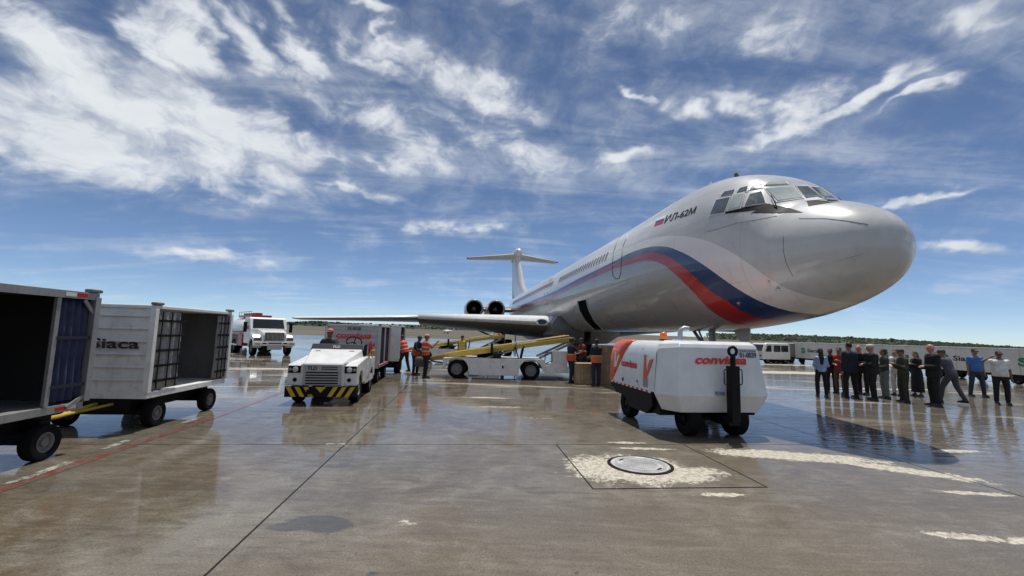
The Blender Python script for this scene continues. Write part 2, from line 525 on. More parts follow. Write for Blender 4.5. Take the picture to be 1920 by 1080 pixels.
def apron_material(name, joint=False):
    m = bpy.data.materials.new(name)
    m.use_nodes = True
    t = m.node_tree
    N = NT(t)
    b = t.nodes['Principled BSDF']
    P = N.n('ShaderNodeNewGeometry').outputs['Position']
    x, y, z = N.sep(P)
    at = N.n('ShaderNodeAttribute', attribute_name='wetness')
    mr = N.n('ShaderNodeSeparateColor')
    N.put(mr.inputs[0], at.outputs['Color'])
    dry_f, pool_f, dull = mr.outputs
    stain_f = at.outputs['Alpha']
    mid = N.noise(P, 2.4, 9, 0.70, 0.3, dim='2D')[0]
    fine = N.noise(P, 55.0, 3, 0.75, dim='2D')[0]
    grit = N.noise(P, 190.0, 2, 0.8, dim='2D')[0]
    big = N.noise(P, 0.33, 4, 0.6, dim='2D')[0]
    strk = N.n('ShaderNodeMapping')
    N.put(strk.inputs['Vector'], P)
    strk.inputs['Rotation'].default_value = (0, 0, -GA)
    strk.inputs['Scale'].default_value = (0.16, 0.75, 1)
    sn = N.noise(strk.outputs[0], 1.0, 6, 0.62, 0.5, dim='2D')[0]
    blot = N.noise(P, 14.0, 4, 0.65, dim='2D')[0]
    rag = N.m('ADD', N.m('MULTIPLY', N.m('SUBTRACT', mid, .5), 1.1), N.m('ADD', N.m('MULTIPLY', N.m('SUBTRACT', blot, .5), .7), N.m('MULTIPLY', N.m('SUBTRACT', fine, .5), .45)))
    dry = N.ss(N.m('ADD', dry_f, rag), .36, .66)
    far = N.ss(y, 8.5, 13.0)
    dry = N.m('MAXIMUM', dry, N.m('MULTIPLY', N.ss(sn, 0.55, 0.70), N.m('MULTIPLY', far, 0.75)))
    pool = N.m('MULTIPLY', N.ss(N.m('ADD', pool_f, N.m('MULTIPLY', rag, .6)), .35, .6), N.m('SUBTRACT', 1.0, dry), clamp=True)
    stain = N.ss(N.m('ADD', stain_f, N.m('MULTIPLY', rag, .6)), .40, .60)
    wetc = N.mix(N.ss(big, 0.38, 0.62), (0.140, 0.121, 0.090), (0.126, 0.094, 0.054))
    wetc = N.mix(N.m('MULTIPLY', N.ss(mid, 0.45, 0.72), 0.8), wetc, (0.22, 0.195, 0.155))
    wetc = N.mix(N.m('MULTIPLY', N.ss(mid, 0.46, 0.28), 0.7), wetc, (0.07, 0.053, 0.036))
    wetc = N.mix(N.m('MULTIPLY', N.ss(sn, 0.5, 0.35), 0.5), wetc, (0.075, 0.057, 0.04))
    wetc = N.mix(N.m('MULTIPLY', N.ss(blot, .56, .74), .55), wetc, (0.055, 0.045, 0.034))
    scf = N.n('ShaderNodeMapping')
    N.put(scf.inputs['Vector'], P)
    scf.inputs['Rotation'].default_value = (0, 0, R(24))
    scf.inputs['Scale'].default_value = (0.9, 5.0, 1)
    sc_n = N.noise(scf.outputs[0], 2.2, 7, 0.7, 0.4, dim='2D')[0]
    wetc = N.mix(N.m('MULTIPLY', N.ss(sc_n, .50, .68), .6), wetc, (0.075, 0.055, 0.036))
    wetc = N.mix(N.m('MULTIPLY', N.ss(sc_n, .46, .30), .45), wetc, (0.22, 0.19, 0.145))
    spk = N.n('ShaderNodeTexVoronoi', voronoi_dimensions='2D')
    N.put(spk.inputs['Vector'], P)
    spk.inputs['Scale'].default_value = 26.0
    spot = N.m('MULTIPLY', N.ss(spk.outputs['Distance'], .16, .08), N.ss(mid, .42, .55))
    dryc = N.mix(N.ss(blot, 0.36, 0.62), (0.36, 0.32, 0.25), (0.56, 0.52, 0.43))
    col = N.mix(N.m('MULTIPLY', dull, .30), wetc, (0.205, 0.168, 0.118))
    col = N.mix(dry, col, dryc)
    col = N.mix(N.m('MULTIPLY', spot, 0.6), col, (0.04, 0.034, 0.028))
    col = N.mix(N.m('MULTIPLY', stain, 0.75), col, (0.045, 0.045, 0.048))
    g = N.m('ADD', N.m('ADD', N.m('MULTIPLY', fine, 1.5), N.m('MULTIPLY', grit, 1.5)), -0.50)
    gk = N.mixf(N.m('MULTIPLY', pool, 0.6), g, 1.0)
    col = N.mix(1.0, col, N.comb(gk, gk, gk), 'MULTIPLY')
    if joint:
        col = N.mix(1.0, col, (0.16, 0.15, 0.14), 'MULTIPLY')
    N.put(b.inputs['Base Color'], col)
    b.inputs['Roughness'].default_value = 0.62
    b.inputs['Specular IOR Level'].default_value = 0.3
    wet = N.m('MULTIPLY', N.m('SUBTRACT', 1.0, dry, clamp=True), N.m('SUBTRACT', 1.0, N.m('MULTIPLY', dull, 0.5)))
    N.put(b.inputs['Coat Weight'], wet)
    cr = N.m('ADD', 0.03, N.m('MULTIPLY', N.ss(mid, 0.35, 0.75), 0.10))
    cr = N.m('ADD', cr, N.m('MULTIPLY', dull, 0.2))
    cr = N.m('ADD', N.mixf(pool, cr, 0.012), N.m('MULTIPLY', N.ss(y, 18.0, 60.0), 0.12))
    N.put(b.inputs['Coat Roughness'], cr)
    b.inputs['Coat IOR'].default_value = 1.36
    # relief: grain on the bare concrete, wind ripples on the standing water
    gn = N.noise(P, 40.0, 3, 0.7, dim='2D')[0]
    N.put(b.inputs['Normal'], N.bump(gn, 0.3, 0.006))
    rip = N.n('ShaderNodeMapping')
    N.put(rip.inputs['Vector'], P)
    rip.inputs['Rotation'].default_value = (0, 0, R(-10))
    rip.inputs['Scale'].default_value = (0.55, 2.0, 1)
    rn = N.noise(rip.outputs[0], 2.6, 3, 0.55, 0.6, dim='2D')[0]
    fm = N.noise(P, 6.0, 4, 0.6, dim='2D')[0]
    hgt = N.m('ADD', N.m('MULTIPLY', rn, N.ss(x, 2.0, 6.0, 0.2, 1.0)), N.m('MULTIPLY', fm, N.m('MULTIPLY', N.m('SUBTRACT', 1.0, pool_f), .16)))
    N.put(b.inputs['Coat Normal'], N.bump(hgt, 0.9, 0.0075))
    return m

APRON = apron_material('wet_concrete')
JOINT = apron_material('joint_filler', True)

# the ground reaches the horizon; the concrete slabs lie on it with open joints between them
b = MB()
S_ = 6000
b.add([(-S_, -S_, -.014), (S_, -S_, -.014), (S_, S_, -.014), (-S_, S_, -.014)], [(0, 1, 2, 3)])
ground_o = struct(b.build('ground', APRON))
b = MB()
q = [GO + E1 * a + E2 * c for a, c in ((-60, -16), (75, -16), (75, 82), (-60, 82))]
b.add([(p.x, p.y, -.010) for p in q], [(0, 1, 2, 3)])
struct(b.build('joint_filler', JOINT))
SLA, SLB, GAP = 8.4, 7.5, 0.011
def slab(i, j, rects, label=None):
    """one concrete slab, finely divided so that its wetness can vary; rects in grid coordinates of the slab"""
    org = GO + E1 * (i * SLA) + E2 * (j * SLB)
    near = math.hypot(org.x + 4, org.y + 3.5)
    st = .07 if near < 11 else (.2 if near < 24 else .6)
    rects = [(a0 + GAP, a1 - GAP, c0 + GAP, c1 - GAP) for a0, a1, c0, c1 in rects]
    A0, A1 = min(r_[0] for r_ in rects), max(r_[1] for r_ in rects)
    C0, C1 = min(r_[2] for r_ in rects), max(r_[3] for r_ in rects)
    def lines(lo, hi, cuts):
        L = sorted({lo, hi, *cuts})
        out = []
        for k in range(len(L) - 1):
            n = max(1, int((L[k + 1] - L[k]) / st))
            out += [L[k] + (L[k + 1] - L[k]) * q_ / n for q_ in range(n)]
        return np.array(out + [hi])
    xs = lines(A0, A1, [v for r_ in rects for v in r_[:2]])
    ys = lines(C0, C1, [v for r_ in rects for v in r_[2:]])
    GX, GY = np.meshgrid(xs, ys)
    nx, ny = len(xs), len(ys)
    vs = np.stack([GX.ravel(), GY.ravel(), np.zeros(nx * ny)], 1)
    ii = np.arange(nx * ny).reshape(ny, nx)
    cxm, cym = (xs[:-1] + xs[1:]) / 2, (ys[:-1] + ys[1:]) / 2
    keep = np.zeros((ny - 1, nx - 1), bool)
    for a0, a1, c0, c1 in rects:
        keep |= ((cxm > a0) & (cxm < a1))[None, :] & ((cym > c0) & (cym < c1))[:, None]
    fs = np.stack([ii[:-1, :-1], ii[:-1, 1:], ii[1:, 1:], ii[1:, :-1]], -1)[keep]
    me = bpy.data.meshes.new('slab')
    me.from_pydata(vs.tolist(), [], fs.tolist())
    X = org.x + vs[:, 0] * E1.x + vs[:, 1] * E2.x
    Y = org.y + vs[:, 0] * E1.y + vs[:, 1] * E2.y
    dat = np.stack([field(DRY, X, Y, .5), field(POOL, X, Y, .3), field(DULL, X, Y, .7), field(STAIN, X, Y, .5)], 1).astype(np.float32)
    at = me.attributes.new('wetness', 'FLOAT_COLOR', 'POINT')
    at.data.foreach_set('color', dat.ravel())
    # edge walls down to the joint
    bm = bmesh.new()
    bm.from_mesh(me)
    bmesh.ops.delete(bm, geom=[v for v in bm.verts if not v.link_faces], context='VERTS')
    be = [e_ for e_ in bm.edges if len(e_.link_faces) == 1]
    ex = bmesh.ops.extrude_edge_only(bm, edges=be)
    for g_ in ex['geom']:
        if isinstance(g_, bmesh.types.BMVert):
            g_.co.z = -.012
    bm.to_mesh(me)
    bm.free()
    me.materials.append(APRON)
    o = bpy.data.objects.new('slab', me)
    COL.objects.link(o)
    o.location, o.rotation_euler, o.parent = org, (0, 0, GA), ground_o
    if label:
        o['label'] = label
    return o
for i in range(-6, 8):
    for j in range(-2, 10):
        if i == 0 and j == -1:
            slab(i, j, [(0, SLA, 0, SLB - 2.05 - GAP), (0, 3.3, 0, SLB), (5.45, SLA, 0, SLB)])
            slab(i, j, [(3.3, 5.45, SLB - 2.05, SLB)], 'square concrete slab around the manhole, partly dried pale')
        else:
            slab(i, j, [(0, SLA, 0, SLB)])

# manhole cover
mc = ground(1200, 872)
iron = mat('cast_iron', (0.52, 0.52, 0.50), 0.45, 0.2, var=0.2, dirt=0.25, bump=0.3)
t = thing('manhole_cover', 'round cast iron manhole cover set in the square concrete slab', 'manhole', mc, GA)
b = MB()
b.lathe([(.40, .002), (.40, .010), (.445, .010), (.445, .002)], (0, 0, 0), (0, 0, 1), 48)
b.build('frame', black_paint(), t, 30)
b = MB()
b.lathe([(.392, .002), (.392, .013), (.37, .013), (.365, .009), (.001, .009)], (0, 0, 0), (0, 0, 1), 48)
cov = b.build('cover', iron, t, 30)
b = MB()
b.lathe([(.25, .009), (.25, .0135), (.275, .0135), (.275, .009)], (0, 0, 0), (0, 0, 1), 40)
for i in range(-12, 13):
    for j in range(-12, 13):
        px, py = i * .029 + (.0145 if j % 2 else 0), j * .029
        rr_ = math.hypot(px, py)
        if rr_ < .235 or .29 < rr_ < .355:
            b.box(px - .010, px + .010, py - .006, py + .006, .0088, .0125)
sub = b.build('raised_pattern', iron, cov)
sub['kind'] = 'stuff'
for a in (40, 220):
    MB().box(-.05, .05, .27, .30, .0125, .0155, Matrix.Rotation(R(a), 4, 'Z')).build('lifting_slot', black_paint(), cov)

# painted markings
def strip(name, pts, w, m, z=.004):
    mb = MB()
    pts = [Vector((p[0], p[1], z)) for p in pts]
    L_, R_ = [], []
    for i, p in enumerate(pts):
        a = (pts[min(i + 1, len(pts) - 1)] - pts[max(i - 1, 0)]).normalized()
        s_ = Vector((a.y, -a.x, 0))
        L_.append(p - s_ * w / 2)
        R_.append(p + s_ * w / 2)
    n = len(pts)
    mb.add(L_ + R_, [(i, n + i, n + i + 1, i + 1) for i in range(n - 1)])
    return struct(mb.build(name, m))

def paint_material(name, c, cut):
    m = bpy.data.materials.new(name)
    m.use_nodes = True
    N = NT(m.node_tree)
    b_ = m.node_tree.nodes['Principled BSDF']
    P = N.n('ShaderNodeNewGeometry').outputs['Position']
    n1 = N.noise(P, 7, 8, 0.7)[0]
    n2 = N.noise(P, 60, 4, 0.7)[0]
    c2 = N.mix(N.ss(N.m('ADD', n1, N.m('MULTIPLY', n2, .35)), cut, cut + .14), (*c, 1), (0.13, 0.105, 0.075, 1))
    N.put(b_.inputs['Base Color'], c2)
    b_.inputs['Roughness'].default_value = 0.55
    b_.inputs['Coat Weight'].default_value = 0.9
    b_.inputs['Coat IOR'].default_value = 1.36
    N.put(b_.inputs['Coat Roughness'], N.ss(n1, .3, .7, .03, .12))
    N.put(b_.inputs['Coat Normal'], N.bump(n1, .25, .006))
    return m
RLINE = paint_material('worn_red_paint', (0.20, 0.026, 0.022), .60)
WLINE = paint_material('worn_white_paint', (0.55, 0.53, 0.48), .58)
rl = [(-4.9, 1.5), (-5.24, 4.79), (-5.45, 6.7), (-5.65, 8.55), (-6.24, 12.45), (-8.2, 26)]
strip('red_line_marking', rl, .13, RLINE)
strip('white_dash_marking', [(-5.36, 4.95), (-5.52, 5.85)], .11, WLINE)
strip('white_dash_marking', [(-5.68, 6.42), (-5.74, 6.95)], .12, WLINE)
strip('white_dash_marking', [(-5.85, 8.2), (-5.93, 8.8)], .11, WLINE)
strip('white_paint_mark', [(-2.78, 7.0), (-2.50, 7.03)], .07, WLINE, .0045)
strip('white_line_marking', [(8.2, 15.1), (12.5, 15.65)], .11, WLINE)
strip('white_line_marking', [(15.9, 16.4), (26, 17.5)], .11, WLINE)
strip('yellow_line_marking', [(-20, 23.5), (-7, 21.6)], .15, paint_material('worn_pale_paint', (0.5, 0.42, 0.26), .62))

# fields and hills beyond the apron
grassy = mat('dry_airfield_grass', (0.105, 0.093, 0.066), 0.95, var=0.3, dirt=0.6, dirtcol=(0.05, 0.052, 0.033), scale=0.02)
def sheet(name, x0, x1, y0, y1, zf, m, nx=40, ny=16):
    mb = MB()
    vs, fs = [], []
    for j in range(ny + 1):
        for i in range(nx + 1):
            x_, y_ = x0 + (x1 - x0) * i / nx, y0 + (y1 - y0) * j / ny
            vs.append((x_, y_, zf(x_, y_)))
    for j in range(ny):
        for i in range(nx):
            a = j * (nx + 1) + i
            fs.append((a, a + 1, a + nx + 2, a + nx + 1))
    mb.add(vs, fs)
    return struct(mb.build(name, m, None, 60))
sheet('airfield_grass', -900, 260, 128, 700, lambda x_, y_: .02 + max(0, y_ - 128) * .0125 * (1 + .25 * noise.noise(Vector((x_ * .01, y_ * .02, 0)))) - (max(0, x_ + 40) * .004) * min(1, (y_ - 128) / 100), grassy)
sheet('airfield_grass', 75, 900, 60, 420, lambda x_, y_: .02 + max(0, min(y_ - 60, x_ - 75)) * .004, grassy)

scrub = mat('scrub_foliage', (0.030, 0.046, 0.020), 0.9, var=0.45, scale=0.06, dirt=0.3, dirtcol=(0.06, 0.058, 0.03))
def hill(name, pts, depth, label):
    """pts: (x, y, crest height); a ridge with a wooded, uneven crest"""
    mb = MB()
    n = 0
    rows = []
    samp = []
    for k in range(len(pts) - 1):
        for i in range(24):
            f_ = i / 24
            samp.append(tuple(pts[k][j] * (1 - f_) + pts[k + 1][j] * f_ for j in range(3)))
    samp.append(pts[-1])
    for (x_, y_, hz) in samp:
        d = Vector((x_, y_, 0)).normalized()
        hz = hz * (1 + .10 * noise.noise(Vector((x_ * .02, y_ * .02, 3))))
        row = []
        for f_ in (-.5, -.35, -.2, -.08, 0, .12, .3, .5):
            zz = hz * max(0, math.cos(f_ * PI)) ** .8 * (1 + .12 * noise.noise(Vector((x_ * .05, y_ * .05 + f_ * 9, 7)))) - .3
            row.append((x_ + d.x * depth * f_, y_ + d.y * depth * f_, zz))
        rows.append(row)
    vs = [p for r_ in rows for p in r_]
    w = 8
    fs = [(k * w + i, k * w + i + 1, (k + 1) * w + i + 1, (k + 1) * w + i) for k in range(len(rows) - 1) for i in range(w - 1)]
    mb.add(vs, fs)
    ho = struct(mb.build(name, scrub, None, 60))
    # bushes on it: many small leafy clumps, one mass
    mb = MB()
    rnd = random.Random(hash(label) % 1000 + 5)
    rnd = random.Random(len(label))
    for _ in range(2600):
        k = rnd.randrange(len(samp))
        x_, y_, hz = samp[k]
        d = Vector((x_, y_, 0)).normalized()
        f_ = rnd.uniform(-.48, .05)
        j = rnd.uniform(-4, 4)
        zz = hz * max(0, math.cos(f_ * PI)) ** .8 - .3
        c = Vector((x_ + d.x * depth * f_ + j, y_ + d.y * depth * f_ - j * .5, zz))
        s_ = rnd.uniform(.5, 1.5) * (1.0 if rnd.random() < .93 else 1.7)
        for _q in range(7):
            a, e = rnd.uniform(0, 2 * PI), rnd.uniform(-.2, 1.4)
            o3 = c + Vector((math.cos(a) * math.cos(e), math.sin(a) * math.cos(e), math.sin(e) * .8)) * s_ * .6
            u3 = Vector((rnd.uniform(-1, 1), rnd.uniform(-1, 1), rnd.uniform(-.6, 1))).normalized() * s_ * .55
            v3 = u3.orthogonal().normalized() * s_ * .45
            mb.add([o3 - u3, o3 + v3, o3 + u3, o3 - v3], [(0, 1, 2, 3)])
    so = mb.build('hill_scrub', scrub, None, None, 0, False)
    so['kind'] = 'stuff'
    tag(so, label, 'scrub')
    return ho
def dirpt(u, dist, z):
    d = ray(u, 630)
    k = dist / d.y
    return (d.x * k, d.y * k, z)
hill('hill', [dirpt(1330, 420, 7.4), dirpt(1450, 400, 7.6), dirpt(1560, 390, 6.9), dirpt(1700, 370, 5.3), dirpt(1800, 350, 3.6), dirpt(1870, 330, 2.3), dirpt(1960, 310, 1.5)], 120, 'low wooded green ridge behind the row of white trailers')
hill('hill', [dirpt(430, 600, 6.5), dirpt(540, 590, 9.8), dirpt(590, 580, 12.0), dirpt(640, 570, 10.3), dirpt(700, 560, 9.6), dirpt(800, 560, 10.2), dirpt(900, 560, 9.0), dirpt(1010, 560, 7.0), dirpt(1150, 560, 6.5)], 130, 'distant dark green scrub on the hills beyond the wing')

# ================================================================== AIRLINER
PHI = 0.1319
jet = thing('airliner', 'large white and grey jet airliner with a blue and red stripe on its nose', 'airplane', (6.77, 7.61, 0), PHI + PI / 2)
JM = Matrix.Translation((6.77, 7.61, 0)) @ Matrix.Rotation(PHI + PI / 2, 4, 'Z')
JI = JM.inverted()

# stations: s, top, bottom, half width, height of the widest point
ST = [(0.0, 3.60, 3.56, .02, 3.58), (.04, 3.83, 3.33, .26, 3.58), (.12, 4.00, 3.13, .45, 3.57), (.28, 4.18, 2.93, .66, 3.56), (.55, 4.36, 2.75, .87, 3.55), (.95, 4.56, 2.58, 1.07, 3.56),
      (1.4, 4.72, 2.44, 1.24, 3.60), (1.78, 4.85, 2.35, 1.36, 3.64), (1.95, 5.02, 2.31, 1.40, 3.66), (2.15, 5.28, 2.275, 1.44, 3.69), (2.47, 5.56, 2.23, 1.50, 3.73), (2.9, 5.79, 2.175, 1.575, 3.79), (3.4, 5.97, 2.12, 1.65, 3.86),
      (4.2, 6.16, 2.05, 1.75, 3.96), (5.3, 6.27, 2.02, 1.83, 4.04), (6.5, 6.28, 2.0, 1.87, 4.08), (8.0, 6.25, 2.0, 1.88, 4.1), (12, 6.2, 2.0, 1.88, 4.1), (20, 6.15, 2.0, 1.875, 4.1), (33, 6.1, 2.0, 1.875, 4.1),
      (37, 6.1, 2.12, 1.85, 4.12), (40, 6.1, 2.45, 1.72, 4.3), (43, 6.08, 3.0, 1.45, 4.55), (46, 6.02, 3.75, 1.05, 4.9), (48.5, 5.9, 4.5, .62, 5.2), (50, 5.7, 5.0, .3, 5.35), (50.4, 5.45, 5.25, .08, 5.35)]
EXS, EXN = [0, 1.6, 1.95, 2.5, 3.4, 5.0, 7.5, 60], [2.0, 2.0, 2.5, 2.6, 2.45, 2.15, 2.0, 2.0]
def crom(xs, ys, x):
    n = len(xs)
    if x <= xs[0]:
        return ys[0]
    if x >= xs[-1]:
        return ys[-1]
    k = max(i for i in range(n - 1) if xs[i] <= x)
    h_ = xs[k + 1] - xs[k]
    def slope(i):
        if i == 0 or i == n - 1:
            j = 0 if i == 0 else n - 2
            return (ys[j + 1] - ys[j]) / (xs[j + 1] - xs[j])
        a, c = (ys[i] - ys[i - 1]) / (xs[i] - xs[i - 1]), (ys[i + 1] - ys[i]) / (xs[i + 1] - xs[i])
        if a * c <= 0:
            return 0.0
        w1, w2 = 2 * (xs[i + 1] - xs[i]) + (xs[i] - xs[i - 1]), (xs[i + 1] - xs[i]) + 2 * (xs[i] - xs[i - 1])
        return (w1 + w2) / (w1 / a + w2 / c)
    t_ = (x - xs[k]) / h_
    m0, m1 = slope(k) * h_, slope(k + 1) * h_
    return (2 * t_**3 - 3 * t_**2 + 1) * ys[k] + (t_**3 - 2 * t_**2 + t_) * m0 + (-2 * t_**3 + 3 * t_**2) * ys[k + 1] + (t_**3 - t_**2) * m1
SX = [q_[0] for q_ in ST]
def section(s, n=72):
    zt, zb, w, zc = (crom(SX, [q_[i] for q_ in ST], s) for i in (1, 2, 3, 4))
    ring = []
    ex = crom(EXS, EXN, s)
    for j in range(n):
        a = 2 * PI * j / n
        c, s_ = math.cos(a), math.sin(a)
        y_ = w * c
        z_ = zc + (zt - zc) * s_ if s_ >= 0 else zc + (zc - zb) * s_
        if s_ > 0 and ex > 2.001:
            # fuller shoulders round the cockpit
            y_ = w * math.copysign(abs(c) ** (2 / ex), c)
            z_ = zc + (zt - zc) * s_ ** (2 / ex)
        ring.append((s, y_, z_))
    return ring
SL = [0, .015, .04, .08, .13, .2, .28, .38, .5, .65, .8] + [.95 + .1 * i for i in range(26)] + [3.55 + .15 * i for i in range(43)] + [10 + 1.0 * i for i in range(40)] + [50, 50.4]
b = MB()
b.loft([section(s) for s in SL])
fus_me = b.mesh('fuselage', 50)
bvh = BVHTree.FromPolygons([v.co.copy() for v in fus_me.vertices], [tuple(p.vertices) for p in fus_me.polygons])
CAMJ = JI @ Vector((0, 0, CH))
def hit(u, v):
    """where the photo's line of sight meets the fuselage skin (aircraft coordinates)"""
    d = (JI.to_3x3() @ ray(u, v)).normalized()
    p, n, i, dist = bvh.ray_cast(CAMJ, d)
    return p, n

def stripe_curve(px, tail):
    pts = []
    for u, v in px:
        p, n = hit(u, v)
        if p is not None:
            pts.append((p.x, p.z))
    pts.sort()
    out = []
    for p in pts:
        if not out or p[0] > out[-1][0] + .08:
            out.append(p)
    out.append((out[-1][0] + 2.0, out[-1][1]))
    return out
P_WHITE = [(1040, 533), (1084, 509), (1125, 489), (1151, 476), (1180, 463), (1211, 450), (1240, 444), (1265, 442), (1312, 448), (1356, 465), (1400, 492), (1447, 525), (1495, 549), (1542, 561), (1562, 564)]
P_BLUE = [(1029, 551), (1084, 523), (1151, 490), (1180, 475), (1214, 464), (1243, 462), (1274, 471), (1312, 492), (1356, 523), (1400, 552), (1448, 574), (1495, 586), (1515, 588)]
P_RED = [(1029, 556.5), (1084, 529), (1149, 496), (1180, 485), (1211, 475), (1240, 477), (1274, 495), (1306, 523), (1337, 549), (1369, 568), (1400, 586), (1425, 597), (1450, 600)]
P_LOW = [(1029, 561.5), (1084, 535), (1149, 505), (1180, 496), (1208, 489), (1233, 492), (1262, 511), (1290, 538), (1318, 566), (1350, 593), (1372, 606)]
def zat(u, v):
    p, n = hit(u, v)
    return p.z if p is not None else None
def jet_paint():
    m = bpy.data.materials.new('aircraft_paint')
    m.use_nodes = True
    N = NT(m.node_tree)
    b_ = m.node_tree.nodes['Principled BSDF']
    tc = N.n('ShaderNodeTexCoord').outputs['Object']
    x, y, z = N.sep(tc)
    SMAX = 30.0
    sx = N.m('DIVIDE', x, SMAX, clamp=True)
    def curve(pts):
        nd = N.n('ShaderNodeFloatCurve')
        cm = nd.mapping
        c = cm.curves[0]
        Z0, Z1 = 1.5, 6.5
        pp = [(min(1, p[0] / SMAX), (p[1] - Z0) / (Z1 - Z0)) for p in pts]
        pp = [(0.0, -.0)] + [p for p in pp if 0 < p[0] < 1] + [(1.0, pp[-1][1])]
        pp[0] = (0.0, max(0.0, pp[1][1] - .12))
        c.points[0].location = pp[0]
        c.points[1].location = pp[-1]
        for p in pp[1:-1]:
            c.points.new(*p)
        for q_ in c.points:
            q_.handle_type = 'AUTO_CLAMPED'
        cm.update()
        N.put(nd.inputs['Value'], sx)
        return N.m('ADD', N.m('MULTIPLY', nd.outputs[0], Z1 - Z0), Z0)
    tails = [4.42, 4.10, 3.87, 3.64]
    cs = [curve(stripe_curve(p, t_)) for p, t_ in zip((P_WHITE, P_BLUE, P_RED, P_LOW), tails)]
    e = .006
    below = [N.ss(N.m('SUBTRACT', z, c), e, -e) for c in cs]
    n1 = N.noise(tc, 1.1, 6, 0.6)[0]
    mp = N.n('ShaderNodeMapping')
    N.put(mp.inputs['Vector'], tc)
    mp.inputs['Scale'].default_value = (1.2, 1.2, .25)
    n2 = N.noise(mp.outputs[0], 3, 7, .65)[0]
    base = N.mix(N.ss(n1, .3, .7), (0.50, 0.50, 0.49), (0.56, 0.56, 0.555))
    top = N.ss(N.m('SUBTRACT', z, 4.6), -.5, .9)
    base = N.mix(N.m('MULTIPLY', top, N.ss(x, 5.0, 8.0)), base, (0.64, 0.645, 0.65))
    col = N.mix(below[0], base, (0.76, 0.735, 0.72))
    col = N.mix(below[1], col, (0.006, 0.038, 0.14))
    col = N.mix(below[2], col, (0.42, 0.012, 0.016))
    col = N.mix(below[3], col, (0.36, 0.355, 0.34))  # belly grey darkened to carry the shade of the underside
    # soot, rain streaks and rubbed patches
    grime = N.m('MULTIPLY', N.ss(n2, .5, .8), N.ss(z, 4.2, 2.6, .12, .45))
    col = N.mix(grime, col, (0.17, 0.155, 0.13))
    # skin laps: faint frames and stringer lines
    fr = N.m('ABSOLUTE', N.m('SUBTRACT', N.m('FRACT', N.m('DIVIDE', N.m('SUBTRACT', x, 2.25), 2.35)), .5))
    lap = N.ss(N.m('SUBTRACT', .5, fr), .004, .001)
    lapz = None
    for zz in (4.72, 3.05, 5.5):
        l_ = N.ss(N.m('ABSOLUTE', N.m('SUBTRACT', z, zz)), .008, .003)
        lapz = l_ if lapz is None else N.m('MAXIMUM', lapz, l_)
    lines = N.m('MAXIMUM', lap, N.m('MULTIPLY', lapz, N.ss(x, 2.0, 2.6)))
    col = N.mix(N.m('MULTIPLY', lines, .30), col, (0.12, 0.115, 0.11))
    N.put(b_.inputs['Base Color'], col)
    N.put(b_.inputs['Roughness'], N.ss(n1, .3, .7, .26, .40))
    b_.inputs['Coat Weight'].default_value = 0.6
    N.put(b_.inputs['Coat Roughness'], N.ss(n2, .3, .7, .05, .16))
    wav = N.noise(tc, .8, 3, .5)[0]
    bn = N.bump(N.m('ADD', N.m('MULTIPLY', wav, .5), N.m('MULTIPLY', lines, -.06)), .35, .05)
    N.put(b_.inputs['Normal'], bn)
    N.put(b_.inputs['Coat Normal'], bn)
    return m
JPAINT = jet_paint()
fus = link('fuselage', fus_me, JPAINT, jet)

jwhite = mat('aircraft_white', (0.62, 0.62, 0.615), 0.34, dirt=0.14, dirtcol=(.25, .23, .2), coat=.35)
jgrey = mat('aircraft_wing_shade_grey', (0.105, 0.103, 0.10), 0.4, 0.0, dirt=0.3, dirtcol=(.10, .09, .08), coat=.15)  # wing grey darkened further to stand for shade under wing and root
jmetal = mat('bare_metal', (0.62, 0.62, 0.62), 0.25, 0.9, dirt=.1)
jdark = mat('dark_seam', (0.05, 0.05, 0.05), 0.6)
glare = mat('antiglare_shade_black', (0.012, 0.012, 0.013), 0.6, spec=.15)

def quad_pt(q_, a, c):
    """bilinear point in a pixel quad TL, TR, BR, BL"""
    t0 = (q_[0][0] * (1 - a) + q_[1][0] * a, q_[0][1] * (1 - a) + q_[1][1] * a)
    t1 = (q_[3][0] * (1 - a) + q_[2][0] * a, q_[3][1] * (1 - a) + q_[2][1] * a)
    return t0[0] * (1 - c) + t1[0] * c, t0[1] * (1 - c) + t1[1] * c

def skin_patch(name, q_, m, parent, off=.008, n=6, thick=.01):
    """a panel lying on the skin: corners given as TL, TR, BR, BL"""
    top, bot = [], []
    for j in range(n + 1):
        for i in range(n + 1):
            u, v = quad_pt(q_, i / n, j / n)
            p, nn = hit(u, v)
            if p is None:
                return None
            top.append(p + nn * off)
            bot.append(p - nn * .01)
    mb = MB()
    w = n + 1
    fs = [(j * w + i, j * w + i + 1, (j + 1) * w + i + 1, (j + 1) * w + i) for j in range(n) for i in range(n)]
    rim = [i for i in range(w)] + [j * w + n for j in range(1, w)] + [n * w + i for i in range(n - 1, -1, -1)] + [j * w for j in range(n - 1, 0, -1)]
    k = len(top)
    fs += [(rim[i], rim[(i + 1) % len(rim)], k + rim[(i + 1) % len(rim)], k + rim[i]) for i in range(len(rim))]
    mb.add(top + bot, fs)
    return mb.build(name, m, parent, 50)

def skin_line(name, px, r, m, parent, step=6, off=.002):
    pts = []
    for k in range(len(px) - 1):
        n = max(1, int(math.dist(px[k], px[k + 1]) / step))
        for i in range(n):
            f_ = i / n
            p, nn = hit(px[k][0] * (1 - f_) + px[k + 1][0] * f_, px[k][1] * (1 - f_) + px[k + 1][1] * f_)
            if p is not None:
                pts.append(p + nn * off)
    p, nn = hit(*px[-1])
    if p is not None:
        pts.append(p + nn * off)
    if len(pts) < 2:
        return None
    return MB().tube(pts, r, 5).build(name, m, parent, 60)

